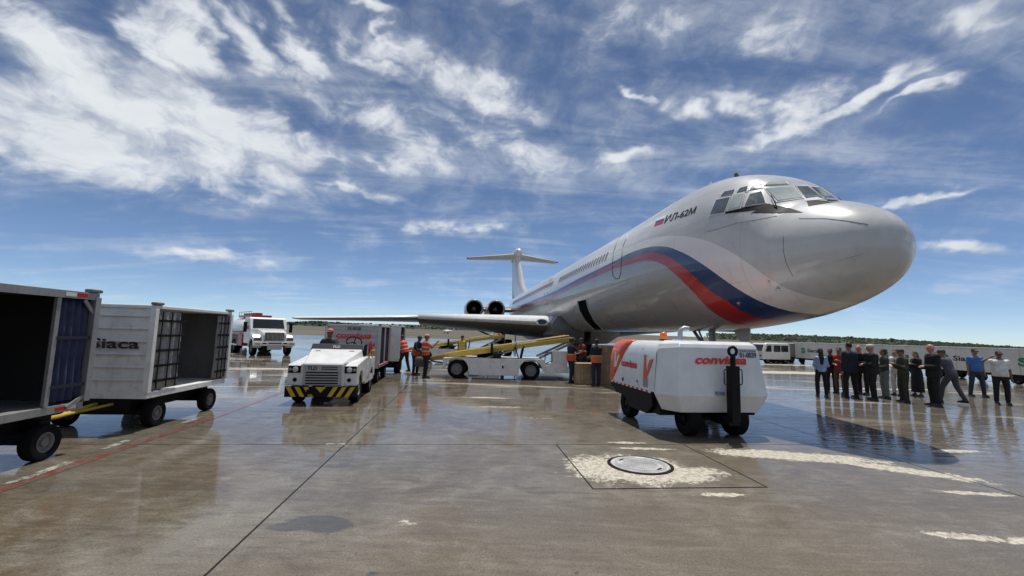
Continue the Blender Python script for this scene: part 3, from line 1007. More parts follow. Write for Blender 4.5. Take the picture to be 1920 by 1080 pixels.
# cockpit glazing
Z1 = lambda L: [(1320 + a * .20833, 310 + c * .20833) for a, c in L]
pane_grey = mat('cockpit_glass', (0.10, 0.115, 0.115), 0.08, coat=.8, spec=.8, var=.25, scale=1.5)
pane_pale = mat('pale_cockpit_glass', (0.46, 0.50, 0.45), 0.10, coat=.8, spec=.8, var=.12, scale=2)  # paler glass colour for some of the panes
frame_w = mat('cockpit_frame', (0.66, 0.66, 0.65), 0.4, dirt=.15)
PANES = [([(115, 315), (235, 290), (180, 425), (60, 445)], 0), ([(270, 270), (360, 258), (325, 375), (215, 405)], 1), ([(415, 265), (515, 240), (550, 335), (372, 365)], 0),
         ([(190, 240), (280, 222), (262, 258), (155, 280)], 0), ([(325, 210), (395, 192), (385, 232), (298, 250)], 0), ([(440, 185), (520, 170), (520, 205), (415, 220)], 1), ([(575, 158), (725, 150), (748, 172), (553, 182)], 1),
         ([(558, 215), (790, 195), (880, 295), (660, 322)], 2), ([(833, 195), (930, 195), (1062, 303), (918, 308)], 0), ([(965, 200), (1030, 205), (1205, 322), (1110, 318)], 0)]
def grow(q_, k):
    cx, cy = sum(p[0] for p in q_) / 4, sum(p[1] for p in q_) / 4
    out = []
    for p in q_:
        d = math.hypot(p[0] - cx, p[1] - cy)
        out.append((p[0] + (p[0] - cx) / d * k, p[1] + (p[1] - cy) / d * k))
    return out
for q_, kind in PANES:
    fr = skin_patch('window_frame', Z1(grow(q_, 17)), frame_w, jet, .014, 5)
    if fr is None:
        fr = jet
    pn = skin_patch('cockpit_pane', Z1(q_), (pane_grey, pane_pale, pane_pale)[kind], jet, .026, 6)
    # the same pane mirrored on the port side
    if kind != 2 and pn is not None and q_[0][0] < 550:
        for src in (fr, pn):
            if src is None or src is jet:
                continue
            me = src.data.copy()
            for v in me.vertices:
                v.co.y = -v.co.y
            me.flip_normals()
            link(src.name.split('.')[0], me, None, jet)
# black anti-glare paint; it also paints the shaded recess below the side windows
skin_patch('antiglare_shade_panel', Z1([(190, 402), (590, 345), (640, 385), (60, 452)]), glare, jet, .006, 10)
skin_patch('antiglare_shade_panel', Z1([(590, 350), (770, 385), (890, 425), (420, 432)]), glare, jet, .0062, 8)
skin_patch('antiglare_shade_panel', Z1([(920, 312), (1205, 326), (1080, 345), (940, 368)]), glare, jet, .006, 8)
# wiper
w0, n0 = hit(*Z1([(655, 385)])[0])
w1, n1_ = hit(*Z1([(600, 285)])[0])
if w0 is not None and w1 is not None:
    MB().tube([w0 + n0 * .02, w0 * .5 + w1 * .5 + n0 * .07, w1 + n1_ * .04], .012, 6).build('wiper', black_paint(), jet)
# seams of the radome and of the nose
skin_line('panel_seam', Z1([(855, 480), (1100, 480), (1280, 500), (1475, 532)]), .006, jdark, jet)
skin_line('panel_seam', Z1([(715, 640), (712, 760), (740, 880), (800, 1000)]), .004, jdark, jet)
skin_line('panel_seam', Z1([(30, 600), (300, 520), (660, 455)]), .004, jdark, jet)
skin_line('pitot_boom', Z1([(835, 965), (1420, 785)]), .010, jwhite, jet, 6, .012)
skin_patch('nose_plate', Z1([(840, 900), (1080, 835), (1100, 870), (835, 955)]), mat('pale_plate', (0.6, 0.58, 0.54), .5), jet, .006, 5)
# service door with rounded seam, stripes run across it
skin_line('door_seam', [(1176, 431), (1160, 448), (1151, 470), (1148, 500), (1149, 516), (1154, 523), (1161, 522), (1164, 512), (1165, 490), (1168, 462), (1176, 444), (1181, 432)], .017, mat('door_rubber_seal', (0.16, 0.17, 0.18), .5), jet, 3)
p0, _ = hit(1150, 468)
p1, _ = hit(1048, 529)
WZ = (p0.z + p1.z) / 2 if p0 is not None and p1 is not None else 4.9
WS0, WS1 = (p0.x + .55, p1.x) if p0 is not None else (9.5, 20)
# cabin windows, one by one, on both sides
def skin_side(s, z):
    zt, zb, w, zc = (crom(SX, [q_[i] for q_ in ST], s) for i in (1, 2, 3, 4))
    k = (z - zc) / ((zt - zc) if z > zc else (zc - zb))
    y_ = w * math.sqrt(max(0, 1 - k * k))
    nz = (z - zc) / ((zt - zc) ** 2 if z > zc else (zc - zb) ** 2)
    n = Vector((0, y_ / w**2, nz)).normalized()
    return Vector((s, y_, z)), n
cw = mat('cabin_window_glass', (0.012, 0.014, 0.016), .12, spec=.3)
cf = mat('cabin_window_rim', (0.55, 0.56, 0.57), .4, .0)
SP = (WS1 - WS0) / 21
def cabin_window(side):
    mb, fr = MB(), MB()
    p, n = skin_side(12.0, WZ)
    u3 = Vector((0, -n.z, n.y))
    def ring(a, c, off):
        out = []
        for j in range(16):
            t_ = 2 * PI * j / 16
            cx, cz = math.copysign(abs(math.cos(t_)) ** .65, math.cos(t_)) * a, math.copysign(abs(math.sin(t_)) ** .65, math.sin(t_)) * c
            q3 = Vector((cx, 0, 0)) + u3 * cz + n * off + Vector((0, p.y, p.z))
            out.append(Vector((q3.x, q3.y * side, q3.z)))
        return out
    mb.loft([ring(.092, .182, -.04), ring(.092, .182, .005)])
    fr.loft([ring(.115, .205, -.03), ring(.115, .205, .004), ring(.093, .183, .007), ring(.093, .183, .002)], False, False)
    a, c = mb.mesh('cabin_window', 40), fr.mesh('window_rim', 40)
    a.materials.append(cw)
    c.materials.append(cf)
    return a, c
for side in (1, -1):
    wm, rm = cabin_window(side)
    s = WS0
    k = 0
    while s < 37.5:
        if not (WS1 + .3 < s < WS1 + 1.6):
            o = bpy.data.objects.new('cabin_window', wm)
            COL.objects.link(o)
            o.location = (s, 0, 0)
            o.parent = jet
            o2 = bpy.data.objects.new('window_rim', rm)
            COL.objects.link(o2)
            o2.parent = o
        s += SP
# overwing / mid door seam, hatch
for u_ in ((1026, 520), ):
    p, n = hit(1024, 548)
    if p is not None:
        s0 = p.x
        pts = [skin_side(s0 + dx, z_)[0] * 1.0 + skin_side(s0 + dx, z_)[1] * .003 for dx, z_ in ((-.38, 3.7), (-.42, 4.4), (-.40, 5.2), (0, 5.42), (.40, 5.2), (.42, 4.4), (.38, 3.7), (-.38, 3.7))]
        MB().tube(pts, .016, 5).build('door_seam', jdark, jet)
# lower cargo hatch standing open: a black sheet standing for the shaded hold, with its rim
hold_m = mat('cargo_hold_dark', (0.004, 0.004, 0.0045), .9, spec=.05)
def lerp_poly(pl, f_):
    k = min(int(f_ * (len(pl) - 1)), len(pl) - 2)
    g = f_ * (len(pl) - 1) - k
    return pl[k][0] * (1 - g) + pl[k + 1][0] * g, pl[k][1] * (1 - g) + pl[k + 1][1] * g
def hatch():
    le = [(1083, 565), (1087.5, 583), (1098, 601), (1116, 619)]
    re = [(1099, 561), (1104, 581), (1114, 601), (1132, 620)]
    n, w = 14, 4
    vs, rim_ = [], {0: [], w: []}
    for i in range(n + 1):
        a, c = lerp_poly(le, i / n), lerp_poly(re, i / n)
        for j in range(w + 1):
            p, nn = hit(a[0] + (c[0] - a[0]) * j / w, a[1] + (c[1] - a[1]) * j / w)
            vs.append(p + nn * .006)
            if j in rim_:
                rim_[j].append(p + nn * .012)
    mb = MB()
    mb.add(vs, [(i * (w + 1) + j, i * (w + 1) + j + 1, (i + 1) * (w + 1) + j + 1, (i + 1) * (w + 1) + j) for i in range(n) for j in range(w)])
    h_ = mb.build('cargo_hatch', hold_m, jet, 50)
    h_['label'] = 'dark open cargo hatch in the belly'
    loop = rim_[0] + rim_[w][::-1]
    MB().tube(loop + [loop[0]], .016, 6).build('hatch_rim', jwhite, h_, 60)
hatch()

# type name and flag on the side of the nose
def skin_text(body, q_, m, parent, name='lettering', bold=.02):
    me = text_mesh(body, 1.0, 0.0, bold)
    bm = bmesh.new()
    bm.from_mesh(me)
    bmesh.ops.subdivide_edges(bm, edges=[e for e in bm.edges if e.calc_length() > .2], cuts=2)
    bm.to_mesh(me)
    bm.free()
    xs, ys = [v.co.x for v in me.vertices], [v.co.y for v in me.vertices]
    x0, x1, y0, y1 = min(xs), max(xs), min(ys), max(ys)
    for v in me.vertices:
        u, w = quad_pt(q_, (v.co.x - x0) / (x1 - x0), 1 - (v.co.y - y0) / (y1 - y0))
        p, nn = hit(u, w)
        v.co = p + nn * .007
    return link(name, me, m, parent)
skin_text('ИЛ-62М', [(1250.5, 404), (1307.5, 386.5), (1302.5, 400), (1245, 419)], ink(), jet)
FL = [(1232, 410), (1247.5, 404), (1243, 418.5), (1227, 424.5)]
def sub_quad(q_, c0, c1):
    return [quad_pt(q_, 0, c0), quad_pt(q_, 1, c0), quad_pt(q_, 1, c1), quad_pt(q_, 0, c1)]
fl = skin_patch('flag_marking', sub_quad(FL, 0, 1 / 3), mat('flag_white', (.75, .75, .75), .4), jet, .007, 3)
skin_patch('flag_band', sub_quad(FL, 1 / 3, 2 / 3), mat('flag_blue', (.02, .06, .26), .4), fl, .0072, 3)
skin_patch('flag_band', sub_quad(FL, 2 / 3, 1), mat('flag_red', (.5, .02, .02), .4), fl, .0074, 3)
# small fittings on the nose
for (u, v, r_) in ((1386, 569, .05), (1459, 541, .03), (1441, 527, .025), (1150, 497, .03), (1527, 330, .02)):
    p, nn = hit(u, v)
    if p is not None:
        MB().lathe([(r_, -.01), (r_, .02), (r_ * .6, .03), (.001, .03)], p, nn, 12).build('skin_fitting', jmetal, jet, 40)
p, nn = hit(1458, 538)
MB().tube([p, p + nn * .12, p + nn * .14 + Vector((-.22, 0, 0))], .012, 6).build('pitot_probe', jmetal, jet, 40)
# blade aerials on the crown
for s, h_, m in ((5.6, .30, jwhite), (4.35, .22, jdark)):
    zt = crom(SX, [q_[1] for q_ in ST], s)
    MB().prism([(s - .12, zt - .03), (s + .14, zt - .03), (s + .12, zt + h_), (s + .02, zt + h_)], 'xz', -.02, .02).build('aerial', m, jet)

# wings: thick sections lofted from root to tip with the leading edge step
def airfoil(le, chord, y_, z_, t_, n=14, camber=.02, tw=0.0):
    up, lo = [], []
    for i in range(n + 1):
        x_ = (1 - math.cos(PI * i / n)) / 2
        yt = 5 * t_ * (.2969 * math.sqrt(x_) - .126 * x_ - .3516 * x_**2 + .2843 * x_**3 - .1036 * x_**4)
        cz = camber * 4 * x_ * (1 - x_)
        up.append((le + chord * x_, y_, z_ + chord * (cz + yt) - tw * x_ * chord))
        lo.append((le + chord * x_, y_, z_ + chord * (cz - yt) - tw * x_ * chord))
    return up + lo[-2:0:-1]
def mirror(r_, side):
    return [(p[0], p[1] * side, p[2]) for p in r_]
for side in (1, -1):
    inner = [airfoil(18.3, 11.6, 1.2, 2.50, .12, 14, -.03), airfoil(18.9, 11.2, 2.0, 2.52, .12, 14, -.03), airfoil(22.0, 9.0, 6.0, 2.68, .115, 14, -.026), airfoil(25.1, 7.3, 10.1, 2.80, .11, 14, -.022)]
    outer = [airfoil(25.62, 6.6, 10.1, 2.80, .075, 14, -.012), airfoil(29.6, 4.9, 15.5, 2.73, .078, 14, -.006), airfoil(33.4, 3.3, 20.9, 2.66, .078, 14, 0), airfoil(33.75, 2.9, 21.4, 2.66, .07), airfoil(34.4, 1.8, 21.6, 2.66, .05)]
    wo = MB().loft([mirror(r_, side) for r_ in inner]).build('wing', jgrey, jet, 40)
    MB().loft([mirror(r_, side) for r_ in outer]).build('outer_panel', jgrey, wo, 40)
    # leading edge: paler copy of the wing paint, light put into its colour
    def edge(secs, k=2):
        return [[(p[0] - .012, p[1] * side, p[2]) for p in (r_[6:0:-1] + r_[0:1] + r_[-1:-2:-1])] for r_ in secs]
    for secs, y_ in ((inner, 0), (outer[:4], 1)):
        rr = edge(secs)
        mb = MB()
        n = len(rr[0])
        mb.add([p for r_ in rr for p in r_], [(k * n + i, k * n + i + 1, (k + 1) * n + i + 1, (k + 1) * n + i) for k in range(len(rr) - 1) for i in range(n - 1)])
        e_ = mb.build('leading_edge', mat('leading_edge_lit_paint', (0.74, 0.74, 0.73), .35, .0, dirt=.12), wo, 50)
        sol = e_.modifiers.new('thick', 'SOLIDIFY')
        sol.thickness = .01
        sol.offset = 1
    # root fairing
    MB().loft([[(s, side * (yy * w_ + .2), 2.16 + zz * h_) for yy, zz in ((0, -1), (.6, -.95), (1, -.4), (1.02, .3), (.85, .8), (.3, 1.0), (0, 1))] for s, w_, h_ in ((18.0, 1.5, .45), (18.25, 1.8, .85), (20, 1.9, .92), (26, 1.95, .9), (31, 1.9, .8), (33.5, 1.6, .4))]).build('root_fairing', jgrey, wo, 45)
    # oval landing light in the root leading edge
    lm = MB().lathe([(.34, -.05), (.34, .06), (.27, .07), (.26, -.02)], (18.62, side * 2.55, 2.5), (-1, side * .35, .1), 24)
    for i, v in enumerate(lm.v):
        lm.v[i] = (v[0], v[1], 2.5 + (v[2] - 2.5) * .55)
    l_ = lm.build('landing_light', jmetal, wo, 40)
    d_ = MB().lathe([(.27, .03), (.001, .03)], (18.55, side * 2.55, 2.5), (-1, side * .35, .1), 24)
    for i, v in enumerate(d_.v):
        d_.v[i] = (v[0], v[1], 2.5 + (v[2] - 2.5) * .55)
    d_.build('lamp_glass', glass_dark(), l_, 40)
    # engines in pairs at the tail
    for y_ in (3.45, 5.6):
        zc = 4.18
        c = (0, side * y_, zc)
        na = MB().lathe([(.74, 37.35), (.77, 37.0), (.83, 36.85), (.90, 36.95), (.95, 37.4), (.98, 38.6), (.96, 40.5), (.84, 43.0), (.66, 44.3), (.60, 44.3), (.62, 43.2)], c, (1, 0, 0), 36).build('engine_nacelle', jwhite, jet, 40)
        MB().lathe([(.772, 37.0), (.835, 36.835), (.905, 36.94), (.93, 37.1)], c, (1, 0, 0), 36).build('intake_lip', jmetal, na, 50)
        MB().lathe([(.75, 37.25), (.74, 38.2), (.001, 38.25)], c, (1, 0, 0), 32).build('intake_duct', hold_m, na, 40)
        MB().lathe([(.001, 37.55), (.10, 37.65), (.2, 37.95), (.24, 38.2)], c, (1, 0, 0), 18).build('spinner', mat('spinner_grey', (.3, .3, .3), .5), na, 40)
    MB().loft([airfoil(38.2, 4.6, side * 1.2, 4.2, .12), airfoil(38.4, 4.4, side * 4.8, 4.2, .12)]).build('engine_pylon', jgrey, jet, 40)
# fin, tailplane and the bullet where they cross
def vfoil(le, chord, z_, t_, n=10):
    a = airfoil(le, chord, 0, 0, t_, n, 0)
    return [(p[0], p[2], z_) for p in a]
fin = MB().loft([vfoil(36.5, 14.0, 5.7, .045), vfoil(38.6, 12.0, 6.2, .05), vfoil(40.9, 9.8, 6.9, .075), vfoil(42.2, 8.6, 7.7, .095), vfoil(44.4, 6.8, 9.6, .11), vfoil(46.3, 5.2, 11.5, .12)]).build('fin', jwhite, jet, 40)
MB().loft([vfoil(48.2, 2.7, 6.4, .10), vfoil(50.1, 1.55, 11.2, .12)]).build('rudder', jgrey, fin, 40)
pr = [(.02, 45.4), (.22, 45.55), (.38, 45.95), (.48, 46.7), (.52, 48), (.5, 50), (.34, 52), (.12, 53.0), (.01, 53.1)]
bl = MB().lathe(pr, (0, 0, 11.72), (1, 0, 0), 20)
bl.v = [(x_, y_, 11.72 + (z_ - 11.72) * 1.35) for x_, y_, z_ in bl.v]
bl.build('tail_bullet', jwhite, jet, 40)
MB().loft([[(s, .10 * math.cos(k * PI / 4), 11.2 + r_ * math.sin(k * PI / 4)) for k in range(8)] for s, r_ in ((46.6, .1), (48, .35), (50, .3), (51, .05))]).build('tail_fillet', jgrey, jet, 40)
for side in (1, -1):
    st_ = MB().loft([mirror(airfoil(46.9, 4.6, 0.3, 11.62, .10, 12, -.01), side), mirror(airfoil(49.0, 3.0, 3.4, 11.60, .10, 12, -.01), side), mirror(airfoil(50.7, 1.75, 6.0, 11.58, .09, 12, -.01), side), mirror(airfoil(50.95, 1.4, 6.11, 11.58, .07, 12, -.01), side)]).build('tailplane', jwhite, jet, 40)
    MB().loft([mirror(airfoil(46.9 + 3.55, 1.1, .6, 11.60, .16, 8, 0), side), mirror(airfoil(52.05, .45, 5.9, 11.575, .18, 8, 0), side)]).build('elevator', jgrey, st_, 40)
    MB().loft([mirror(airfoil(50.68, 1.0, 5.95, 11.58, .17, 8, 0), side), mirror(airfoil(50.93, 1.0, 6.13, 11.58, .15, 8, 0), side)]).build('tip_cap', jdark, st_, 40)

# landing gear
gear_m = mat('gear_steel', (0.24, 0.245, 0.25), .45, .5, dirt=.45)
ng = MB().tube([(5.75, 0, 2.2), (5.6, 0, .48)], .10, 12).tube([(5.6, -.34, .42), (5.6, .34, .42)], .06, 10).tube([(6.85, 0, 2.1), (5.65, 0, 1.15)], .05, 8).build('nose_gear', gear_m, jet, 40)
for y_ in (-.27, .27):
    wheel(ng, (5.6, y_, .42), .42, .26)
MB().tube([(6.3, .12, 2.1), (5.7, .12, 1.25)], .03, 8).build('gear_actuator', gear_m, ng)
MB().hexa([(4.75, -.50, 1.72), (5.15, -.50, 1.72), (5.15, -.53, 1.72), (4.75, -.53, 1.72)], [(4.55, -.38, 2.12), (5.35, -.38, 2.12), (5.35, -.41, 2.12), (4.55, -.41, 2.12)]).build('nose_gear_door', jwhite, ng)
for side in (1, -1):
    yc = 3.4 * side
    mg = MB()
    mg.tube([(30.6, yc, 2.1), (30.9, yc, .68)], .16, 12)
    mg.bar((30.05, yc, .68), (31.75, yc, .68), .2, .2)
    mg.tube([(30.05, yc - .55, .66), (30.05, yc + .55, .66)], .07, 8)
    mg.tube([(31.75, yc - .55, .66), (31.75, yc + .55, .66)], .07, 8)
    mg.tube([(30.8, yc, 1.2), (28.3, yc + side * .9, 2.15)], .075, 8)
    mg.tube([(30.8, yc, 1.15), (30.2, yc + side * 2.6, 2.2)], .075, 8)
    mg.tube([(30.8, yc, 1.0), (33.0, yc + side * .2, 2.1)], .06, 8)
    mgo = mg.build('main_gear', gear_m, jet, 40)
    for s in (30.05, 31.75):
        for dy in (-.42, .42):
            wheel(mgo, (s, yc + dy, .66), .66, .46)
    MB().hexa([(29.6, yc + side * .95, 1.25), (31.9, yc + side * .95, 1.25), (31.9, yc + side * 1.0, 1.25), (29.6, yc + side * 1.0, 1.25)], [(29.4, yc + side * .75, 2.3), (32.1, yc + side * .75, 2.3), (32.1, yc + side * .8, 2.3), (29.4, yc + side * .8, 2.3)]).build('main_gear_door', jwhite, mgo)
tg = MB().tube([(47.0, 0, 4.2), (47.2, 0, .4)], .08, 10).build('tail_strut', gear_m, jet, 40)
for y_ in (-.14, .14):
    wheel(tg, (47.2, y_, .28), .28, .16)

# ================================================================== GROUND VEHICLES
tape_red = mat('red_reflective_tape', (0.45, 0.02, 0.025), .35)
tape_white = mat('white_reflective_tape', (0.7, 0.7, 0.68), .35)
yellow_worn = mat('worn_yellow_paint', (0.50, 0.34, 0.045), .5, dirt=.5)

def curtain(parent, x0, x1, y, z0, z1, m, folds=5, amp=.03, name='curtain', seed=1):
    """hanging cloth with real folds in the plane y = const"""
    rnd = random.Random(seed)
    nx, nz = folds * 6, 8
    ph = [rnd.uniform(-.6, .6) for _ in range(folds + 1)]
    vs, fs = [], []
    for j in range(nz + 1):
        for i in range(nx + 1):
            f_ = i / nx
            k = math.sin(f_ * folds * 2 * PI + ph[int(f_ * folds)] * .4) * amp * (.6 + .4 * j / nz)
            vs.append((x0 + (x1 - x0) * f_ + .012 * math.sin(j * 1.3 + i), y + k, z1 + (z0 - z1) * j / nz))
    w = nx + 1
    for j in range(nz):
        for i in range(nx):
            fs.append((j * w + i, j * w + i + 1, (j + 1) * w + i + 1, (j + 1) * w + i))
    mb = MB()
    mb.add(vs, fs)
    o = mb.build(name, m, parent, 60)
    s_ = o.modifiers.new('thick', 'SOLIDIFY')
    s_.thickness = .006
    return o

def baggage_cart(label, near_right, L, W, zb, zt, paint, style, ang=6.0, front_panel=True, wall=None):
    """local x runs along the train (away from the photographer), y to the left, the open side is y = -W/2"""
    a = R(90 + ang)
    X = Vector((math.cos(a), math.sin(a), 0))
    Y = Vector((-X.y, X.x, 0))
    c = Vector((near_right[0], near_right[1], 0)) + X * (L / 2) + Y * (W / 2)
    t = thing('baggage_cart', label, 'baggage cart', c, a, 'baggage carts')
    l, w = L / 2, W / 2
    wall = wall or paint
    MB().box(-l, l, -w, w, zb, zb + .10).build('deck', paint, t, None, .006)
    MB().box(-l - .02, l + .02, -w - .02, w + .02, zt - .06, zt).build('roof', paint, t, None, .012)
    for sx in (-1, 1):
        for sy in (-1, 1):
            MB().box(sx * l - .045, sx * l + .045, sy * w - .045, sy * w + .045, zb + .101, zt - .061).build('corner_post', paint, t, None, .006)
    for sx in (-1, 1):
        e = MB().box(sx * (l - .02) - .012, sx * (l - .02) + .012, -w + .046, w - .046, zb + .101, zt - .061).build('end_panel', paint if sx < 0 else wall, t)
        if sx < 0 and front_panel:
            n = 6
            for k in range(1, n + 1):
                z_ = zb + .1 + (zt - zb - .16) * k / (n + .6)
                MB().box(sx * l - .024, sx * l + .0, -w + .06, w - .06, z_ - .014, z_ + .014).build('rib', paint, e, None, .004)
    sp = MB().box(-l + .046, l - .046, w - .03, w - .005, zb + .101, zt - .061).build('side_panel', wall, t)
    for k in range(1, 8):
        z_ = zb + .1 + (zt - zb - .16) * k / 8
        MB().box(-l + .06, l - .06, w - .042, w - .03, z_ - .006, z_ + .006).build('rib', wall, sp)
    for sx in (-1, 1):
        for sy in (-1, 1):
            MB().box(sx * (l - .05) - .10, sx * (l - .05) + .10, sy * (w - .0) - .05, sy * (w - .0) + .05, zt + .001, zt + .05).build('corner_buffer', mat('grey_rubber', (.17, .165, .155), .8, dirt=.3), t, None, .015)
    # running gear
    MB().box(-l * .92, l * .92, -.52, .52, zb - .22, zb - .001).build('chassis_shade_beam', black_paint(), t, None, .006)  # beam enlarged to block the bright reflection beneath the cart
    for sx in (-1, 1):
        MB().box(sx * l * .66 - .06, sx * l * .66 + .06, -w + .1, w - .1, .20, zb - .08).build('axle', black_paint(), t)
        for sy in (-1, 1):
            wheel(t, (sx * l * .66, sy * (w - .12), .225), .225, .16, rr=.55)
    db = MB().tube([(-l + .1, 0, zb - .10), (-l - .55, 0, .34), (-l - .78, 0, .34)], .032, 8).tube([(-l + .1, .25, zb - .10), (-l - .55, 0, .34)], .022, 8).tube([(-l + .1, -.25, zb - .10), (-l - .55, 0, .34)], .022, 8)
    db.build('drawbar', yellow_worn, t, 40)
    return t, l, w

net_grey = mat('grey_curtain_cloth', (0.30, 0.295, 0.28), .85, var=.2, scale=9, dirt=.35)
blue_cloth = mat('blue_curtain_cloth', (0.025, 0.035, 0.085), .8, var=.25, scale=6)
navy_cloth = mat('navy_curtain_cloth', (0.022, 0.026, 0.055), .8, var=.25, scale=6)
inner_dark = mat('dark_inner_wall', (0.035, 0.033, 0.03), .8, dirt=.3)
inner_grey = mat('grey_inner_wall', (0.16, 0.155, 0.15), .7, dirt=.4)

# white cart with the airport operator's name
cb, l, w = baggage_cart('white ribbed baggage cart lettered Siaca with grey strapped curtains', (-6.02, 7.5), 2.45, 1.62, .52, 2.08, white_worn(), 'white', 6.0, True, inner_grey)
lettering('Siaca', ink(), cb, (-l - .0265, -.26, 1.425), (0, -1, 0), (0, 0, 1), .17, .76, 0, .022)
for x0, x1, sd_ in ((-l + .06, -l + .78, 3), (l - .46, l - .06, 4)):
    cu = curtain(cb, x0, x1, -w + .02, .66, 1.98, net_grey, 4, .035, seed=sd_)
    for k in range(5):
        z_ = .80 + k * .255
        MB().box(x0 - .02, x1 + .02, -w - .026, -w - .018, z_ - .02, z_ + .02).build('strap', black_paint(), cu)
    for k in range(3):
        xx = x0 + (x1 - x0) * (.15 + .35 * k)
        MB().box(xx - .015, xx + .015, -w - .034, -w - .027, .67, 1.98).build('strap', black_paint(), cu)

# nearest cart: grey, dark inside, blue curtain at its far end
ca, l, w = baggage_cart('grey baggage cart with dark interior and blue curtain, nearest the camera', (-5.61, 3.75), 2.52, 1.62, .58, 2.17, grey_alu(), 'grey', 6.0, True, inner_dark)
cu = curtain(ca, l - .52, l - .07, -w + .03, .72, 2.07, blue_cloth, 4, .03, seed=8)
for z_ in (.92, 1.55):
    MB().box(l - .55, l - .05, -w - .022, -w - .015, z_ - .022, z_ + .022).build('strap', mat('navy_strap', (.012, .014, .03), .7), cu)
MB().box(l - .60, l - .54, -w - .01, -w + .03, .682, 2.108).build('curtain_rail_post', grey_alu(), ca)
MB().box(-l, l + .02, -w - .03, -w - .021, 2.07, 2.165).build('top_rail', grey_alu(), ca)
for k in range(2):
    MB().box(l - .52 + k * .18, l - .36 + k * .18, -w - .035, -w - .0305, 2.095, 2.145).build('reflector', (tape_white, tape_red)[k], ca)
    MB().box(l - .42 + k * .16, l - .28 + k * .16, -w - .006, -w - .001, .605, .655).build('reflector', (tape_red, tape_white)[k], ca)
MB().bar((l - .03, -w - .012, .75), (l - .28, -w - .012, .63), .02, .05).build('corner_brace', grey_alu(), ca)
MB().bar((l - .03, -w - .012, 1.88), (l - .2, -w - .012, 2.06), .02, .05).build('corner_brace', grey_alu(), ca)

# cart coupled behind the tractor, and the one behind it
cc, l, w = baggage_cart('silver baggage cart with red airline lettering behind the tractor', (-4.38, 14.9), 2.6, 1.7, .50, 1.93, mat('silver_cart_paint', (.46, .46, .455), .45, .2, dirt=.35), 'silver', 8.0, True, inner_dark)
lettering('05-0028', ink(), cc, (-l - .026, -.02, 1.80), (0, -1, 0), (0, 0, 1), .10, .42, 0, .008)
lettering('conviasa', red_p(), cc, (-l - .026, -.02, 1.57), (0, -1, 0), (0, 0, 1), .17, 1.12, .22, .03)
MB().box(-l - .0265, -l - .0245, -.55, .5, 1.462, 1.475).build('lettering_underline', red_p(), cc)
lettering('05-0028', ink(), cc, (-l - .026, -.56, 1.27), (0, -1, 0), (0, 0, 1), .07, .3, 0, .02)
curtain(cc, -l + .06, -.02, -w + .03, .62, 1.84, navy_cloth, 6, .03, seed=5)
curtain(cc, .06, l - .06, -w + .03, .62, 1.84, navy_cloth, 6, .03, seed=6)
MB().box(-.03, .03, -w - .02, -w + .02, .602, 1.868).build('curtain_rail_post', white(), cc)
MB().box(-l, l, -w - .006, -w - .001, .52, .58).build('reflective_strip', tape_red, cc)
MB().box(l - .30, l - .05, -w - .012, -w - .004, .62, 1.85).build('side_strip', mat('worn_red_white', (.42, .2, .17), .6, dirt=.5), cc)
cd, l, w = baggage_cart('white framed baggage cart with dark open side behind the silver cart', (-4.66, 18.7), 2.6, 1.7, .50, 2.0, white_worn(), 'white', 9.0, False, inner_dark)
curtain(cd, l - 1.0, l - .07, -w + .03, .62, 1.92, navy_cloth, 5, .03, seed=11)

# ------------------------------------------------------------------ baggage tractor
tg_ = thing('baggage_tractor', 'white baggage tractor with yellow and black chevron bumper, facing the camera', 'tractor', (-4.36, 10.45, 0), R(-81))
tw = mat('tractor_white', (0.74, 0.74, 0.72), .36, dirt=.13, coat=.3)
hw = .775
side_poly = [(-.06, .44), (-.06, .90), (-.12, .93), (-1.15, 1.02), (-1.45, 1.06), (-1.45, .42), (-.92, .42), (-.92, .62), (-.80, .74), (-.50, .74), (-.38, .62), (-.38, .44)]
for sy in (-1, 1):
    y0, y1 = sorted((sy * .50, sy * hw))
    fe = MB().prism(side_poly, 'xz', y0, y1).build('front_fender', tw, tg_, None, .02)
    MB().box(-.075, -.05, sy * .62 - .135, sy * .62 + .135, .73, .89).build('lamp_recess', black_paint(), fe)
    hl = MB().lathe([(.062, .0), (.062, .02), (.05, .03), (.001, .032)], (-.05, sy * .60, .81), (1, 0, 0), 18).build('headlight', mat('headlight_glass', (.55, .57, .58), .12, coat=.6), tg_, 40)
    MB().lathe([(.045, .0), (.045, .022), (.03, .028), (.001, .028)], (-.058, sy * .60, .575), (1, 0, 0), 16).build('fog_lamp', black_paint(), tg_, 40)
    MB().lathe([(.035, .0), (.035, .015), (.001, .018)], (-.05, sy * .715, .81), (1, 0, 0), 12).build('indicator_lamp', mat('amber_lens', (.35, .3, .25), .2), tg_, 40)
MB().prism([(-.04, .44), (.0, .46), (.0, .93), (-.05, .96), (-.1, .93), (-.1, .44)], 'xz', -.42, .42).build('grille_panel', mat('grille_grey', (.40, .40, .39), .45, .1, dirt=.2), tg_, None, .01)
MB().box(-.1, -.06, -.499, .499, .44, .92).build('front_plate', tw, tg_)
for k in range(5):
    MB().box(.001, .006, -.36, .36, .485 + k * .062, .515 + k * .062).build('grille_slot', black_paint(), tg_)
for k in range(2):
    MB().box(.001, .006, -.02, .34, .815 + k * .05, .835 + k * .05).build('grille_slot', black_paint(), tg_)
# lettering sits on the viewer's left of the grille
lettering('TLD', ink(), tg_, (.003, -.22, .845), (0, 1, 0), (0, 0, 1), .085, .22, .15, .03)
